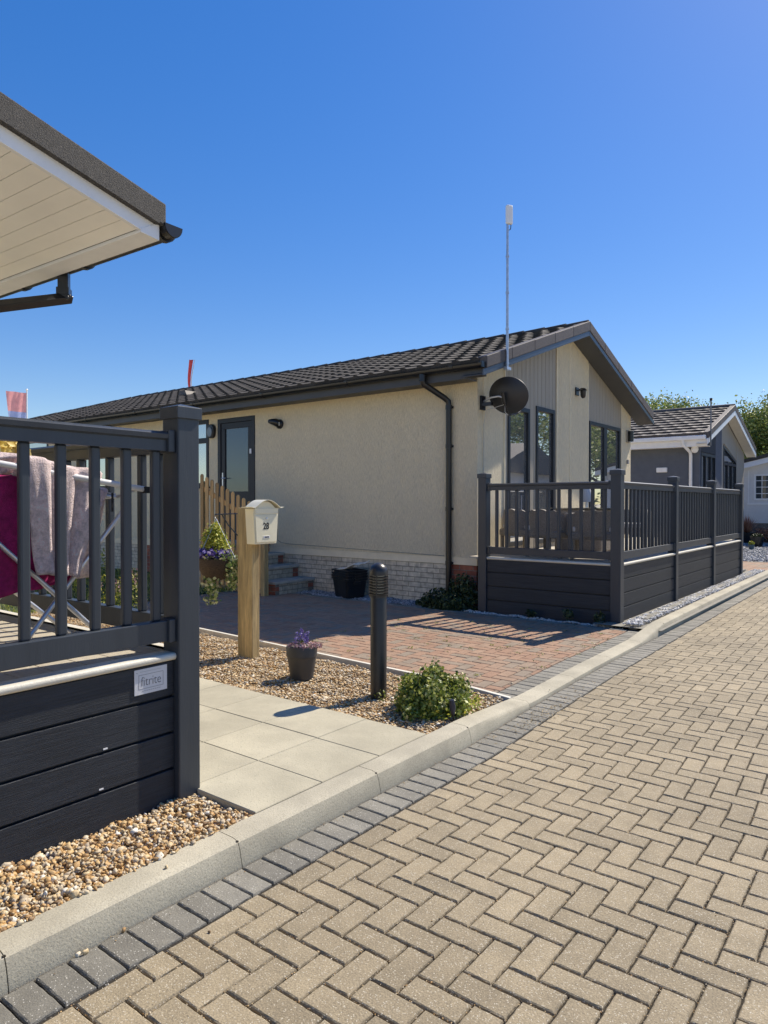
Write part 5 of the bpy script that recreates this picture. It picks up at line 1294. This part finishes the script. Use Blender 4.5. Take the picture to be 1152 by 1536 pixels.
# side ground near the grey bungalow
sd2 = MB()
for j in range(14):
    for i in range(16): x = -2.62 - i * .208; y = 16.35 + j * .208; sd2.box(x - .203, x, y, y + .203, -.02, .025 + random.uniform(-.001, .001))
struct(sd2.build('driveway', REDB), 'pinkish block driveway of the grey bungalow', 'driveway')
sheet('gravel_bed', [(-2.6, 19.3), (-2.6, 28.6), (-9, 28.6), (-9, 19.3)], .03, STONES, 'grey gravel garden by the grey bungalow')
PS2 = scatter([(-2.6, 19.3), (-2.6, 28.5), (-5.6, 28.5), (-5.6, 19.3)], 14000, .045, .015)
tag(stones('slate_chippings', PS2, .05, STONES), 'grey slate chippings beyond the far deck', 'gravel', kind='stuff')
for (x, y, r1, h_, lab, m_, lm) in ((-4.30, 25.4, .21, .36, 'wide black pot with dark plants on the grey gravel', BLK, LEAFD), (-5.0, 27.6, .20, .40, 'black pot holding a bronze spiky plant', BLK, LEAFR), (-4.20, 23.9, .09, .17, 'small blue pot with a lime green plant', mat('blue_glaze', (.05, .10, .14), rough=.3), LEAFY)):
    t = thing('plant_pot', (x, y, .03), lab, 'plant pot', None)
    MB().lathe([(r1 * .7, 0), (r1 * .95, h_ * .7), (r1, h_), (r1 * .9, h_), (r1 * .85, h_ * .85), (0, h_ * .85)], x, y, 20, z0=.035).build('pot', m_, t, smooth=40)
    if lm is LEAFR:
        n = 260; a = rng.uniform(0, 6.28, n); e_ = rng.uniform(.5, 1.5, n); B_ = np.column_stack([np.full(n, x), np.full(n, y), np.full(n, .4)]); L_ = rng.uniform(.35, .75, n)
        tipv = B_ + np.column_stack([np.cos(a) * np.cos(e_) * L_, np.sin(a) * np.cos(e_) * L_, np.sin(e_) * L_]); d = np.column_stack([-np.sin(a), np.cos(a), 0 * a]) * .018
        V = np.stack([B_ - d, B_ + d, tipv], 1).reshape(-1, 3) - np.array(t.location); fast_mesh('spiky_leaves', V, np.arange(3 * n).reshape(-1, 3), rng.uniform(0, 1, n), LEAFR, t)
    else:
        P_, D_ = cloud(260, (x, y, .06 + h_), (r1 * .9, r1 * .9, .08)); leaves(P_, D_, .05, lm, 'leaves', t)
t = thing('shrub', (-4.6, 28.2, .03), 'low brown heather-like shrub against the white bungalow', 'shrub')
P_, D_ = cloud(1500, (-4.5, 28.15, .30), (.45, .25, .32), shell=.3); leaves(P_, D_, .06, LEAFR, 'foliage', t)

# ------------------------------------------------------------------ trees
def tree(loc, H, spread, label, seed, leaf=.16, n=9000, sparse=.5, lm=LEAFT, th=.35, group='trees behind the bungalows', cname='tree'):
    rs = np.random.default_rng(seed); rd = random.Random(seed)
    t = thing(cname, loc, label, 'tree', group); base = Vector(loc)
    tr = MB(); tips = []
    def limb(p, d, L_, r_, depth):
        pts = [p]; rads = [r_]; q_ = p.copy(); dd = d.copy()
        for k in range(4):
            dd = (dd + Vector((rd.gauss(0, .16), rd.gauss(0, .16), rd.gauss(0.02, .1)))).normalized(); q_ = q_ + dd * L_ / 4; pts.append(q_.copy()); rads.append(r_ * (1 - .16 * (k + 1)))
            if depth >= 2: tips.append(q_.copy())
        tr.tube(pts, rads, 7 if depth < 2 else 5)
        if depth < 4:
            for _ in range(3 if depth < 3 else 2):
                ax = Vector((rd.gauss(0, 1), rd.gauss(0, 1), rd.gauss(.15, .5))).normalized(); nd_ = (dd * .75 + ax * .75).normalized()
                limb(pts[rd.choice([2, 3, 4])], nd_, L_ * rd.uniform(.6, .8), rads[-1] * .75, depth + 1)
        else: tips.append(q_)
    limb(base, Vector((0, 0, 1)), H * th, .03 * H * .6, 0)
    for k in range(5):
        a = k * 1.256 + rd.random(); limb(base + Vector((0, 0, H * th * rd.uniform(.6, 1.0))), Vector((math.cos(a) * spread, math.sin(a) * spread, .75)).normalized(), H * .28, .035 * H * .35, 1)
    zm = max(p.z for p in tips) - base.z; sc_ = H * .97 / zm
    tr.xf = lambda v: (base.x + (v[0] - base.x) * sc_, base.y + (v[1] - base.y) * sc_, base.z + (v[2] - base.z) * sc_)
    tr.build('trunk', BARK, t, smooth=60)
    T_ = np.array([[*tr.xf(p)] for p in tips]); idx = rs.integers(0, len(T_), n)
    cl = rs.random(len(T_)) < sparse; idx = idx[cl[idx]] if cl.any() else idx
    P_ = T_[idx] + rs.normal(0, 1, (len(idx), 3)) * np.array([.34, .34, .24]) * (H / 8)
    leaves(P_, rs.normal(size=P_.shape) + [0, 0, .6], leaf, lm, 'crown', t, aspect=.65)
    return t
tree((-14.5, 46, 0), 8.6, 1.3, 'sparse spreading tree left of the grey bungalow roof peak', 3, n=30000, sparse=.85)
tree((-10.2, 46.5, 0), 8.3, 1.3, 'sparse tree directly behind the grey bungalow ridge', 8, n=26000, sparse=.8)
tree((-7.2, 44, 0), 7.4, 1.1, 'fuller green tree right of the grey bungalow gable', 11, n=30000, sparse=.9)
tree((-5.4, 50, 0), 7.4, 1.2, 'rightmost green tree behind the white bungalow', 15, n=26000, sparse=.9)
# across the road: seen only mirrored in the gable glass
for (x, y, H, sd_, lab) in ((4.8, 41, 8.5, 21, 'leafy tree across the road behind the pale bungalow'), (10.0, 39, 9.0, 22, 'tall leafy tree across the road right of the pale bungalow'), (8.0, 52, 10.0, 23, 'farthest leafy tree across the road')):
    tree((x, y, 0), H, 1.2, lab, sd_, n=12000, sparse=.95, group='trees across the road', leaf=.2)
t = thing('bungalow', (7, 29, 0), 'pale bungalow across the road with brown roof', 'bungalow')
MB().box(4.5, 11, 26, 33, 0, 2.9).build('wall', WHTW, t)
MB().prism([(25.7, 2.85), (33.3, 2.85), (29.5, 4.3)], 'x', 4.2, 11.3).build('roof', TILE2, t)
MB().box(4.49, 4.499, 27.2, 28.6, 1.0, 2.3).build('window', FRAME, t)
MB().box(4.49, 4.499, 30.4, 31.8, 1.0, 2.3).build('window', FRAME, t)

# ------------------------------------------------------------------ flags
t = thing('feather_flag', (-25.72, 19.05, 0), 'tall narrow red feather flag behind the bungalow ridge', 'flag')
MB().tube([(-25.72, 19.05, 0), (-25.72, 19.05, 5.5), (-25.69, 19.08, 7.0), (-25.60, 19.2, 7.86)], [.04, .03, .022, .012], 8).build('pole', mat('flag_pole', (.5, .5, .52), rough=.4), t)
mb = MB(); vs_ = []; N_ = 16
for k in range(N_ + 1):
    q_ = k / N_; z = 5.8 + 2.05 * q_; w = .02 + .16 * q_ ** 1.3; bx = -25.72 + .12 * max(0, q_ - .5) ** 2 * 4 * .9; by = 19.05 + .14 * max(0, q_ - .5) * 1.2
    sx = math.sin(q_ * 8) * .03
    vs_ += [(bx, by, z), (bx - w * .5 + sx, by - w * .55, z - .02), (bx - w * .85 + sx, by - w * .7, z - .10 * (1 - q_))]
fs = []
for k in range(N_): fs += [(k * 3, k * 3 + 1, k * 3 + 4, k * 3 + 3), (k * 3 + 1, k * 3 + 2, k * 3 + 5, k * 3 + 4)]
mb.add(vs_, fs); mb.build('cloth', FLAGR, t, solid=.004)
t = thing('banner_flag', (-36.3, 16.8, 0), 'faded pink and blue banner flag on a white pole far left', 'flag')
MB().tube([(-36.25, 16.82, 0), (-36.25, 16.82, 7.25)], .035, 8).build('pole', UPVC, t)
MB().lathe([(.03, 0), (.07, .05), (.03, .1)], -36.25, 16.82, 10, z0=7.24).build('finial', UPVC, t)
for (za, zb_, m_, nm) in ((6.12, 7.12, FLAGP, 'cloth'), (4.6, 6.12, FLAGW, 'cloth')):
    mb = MB(); A_ = 14; B_ = 10; vs_ = []
    for j in range(B_ + 1):
        z = za + (zb_ - za) * j / B_; w = .62 + .22 * (z - 4.6) / 2.5
        for i in range(A_ + 1):
            u_ = i / A_; f_ = .05 * math.sin(u_ * 11 + z * 2) * (1 - .2 * u_)
            vs_.append((-36.28 - .36 * w * u_ + f_, 16.80 - .92 * w * u_ * 1.12 - f_ * .3, z + .04 * u_ - (.06 * math.sin(u_ * 9) if (j == 0 and za < 5) else 0)))
    k = A_ + 1; mb.add(vs_, [(j * k + i, j * k + i + 1, (j + 1) * k + i + 1, (j + 1) * k + i) for j in range(B_) for i in range(A_)]); mb.build(nm, m_, t, smooth=180)
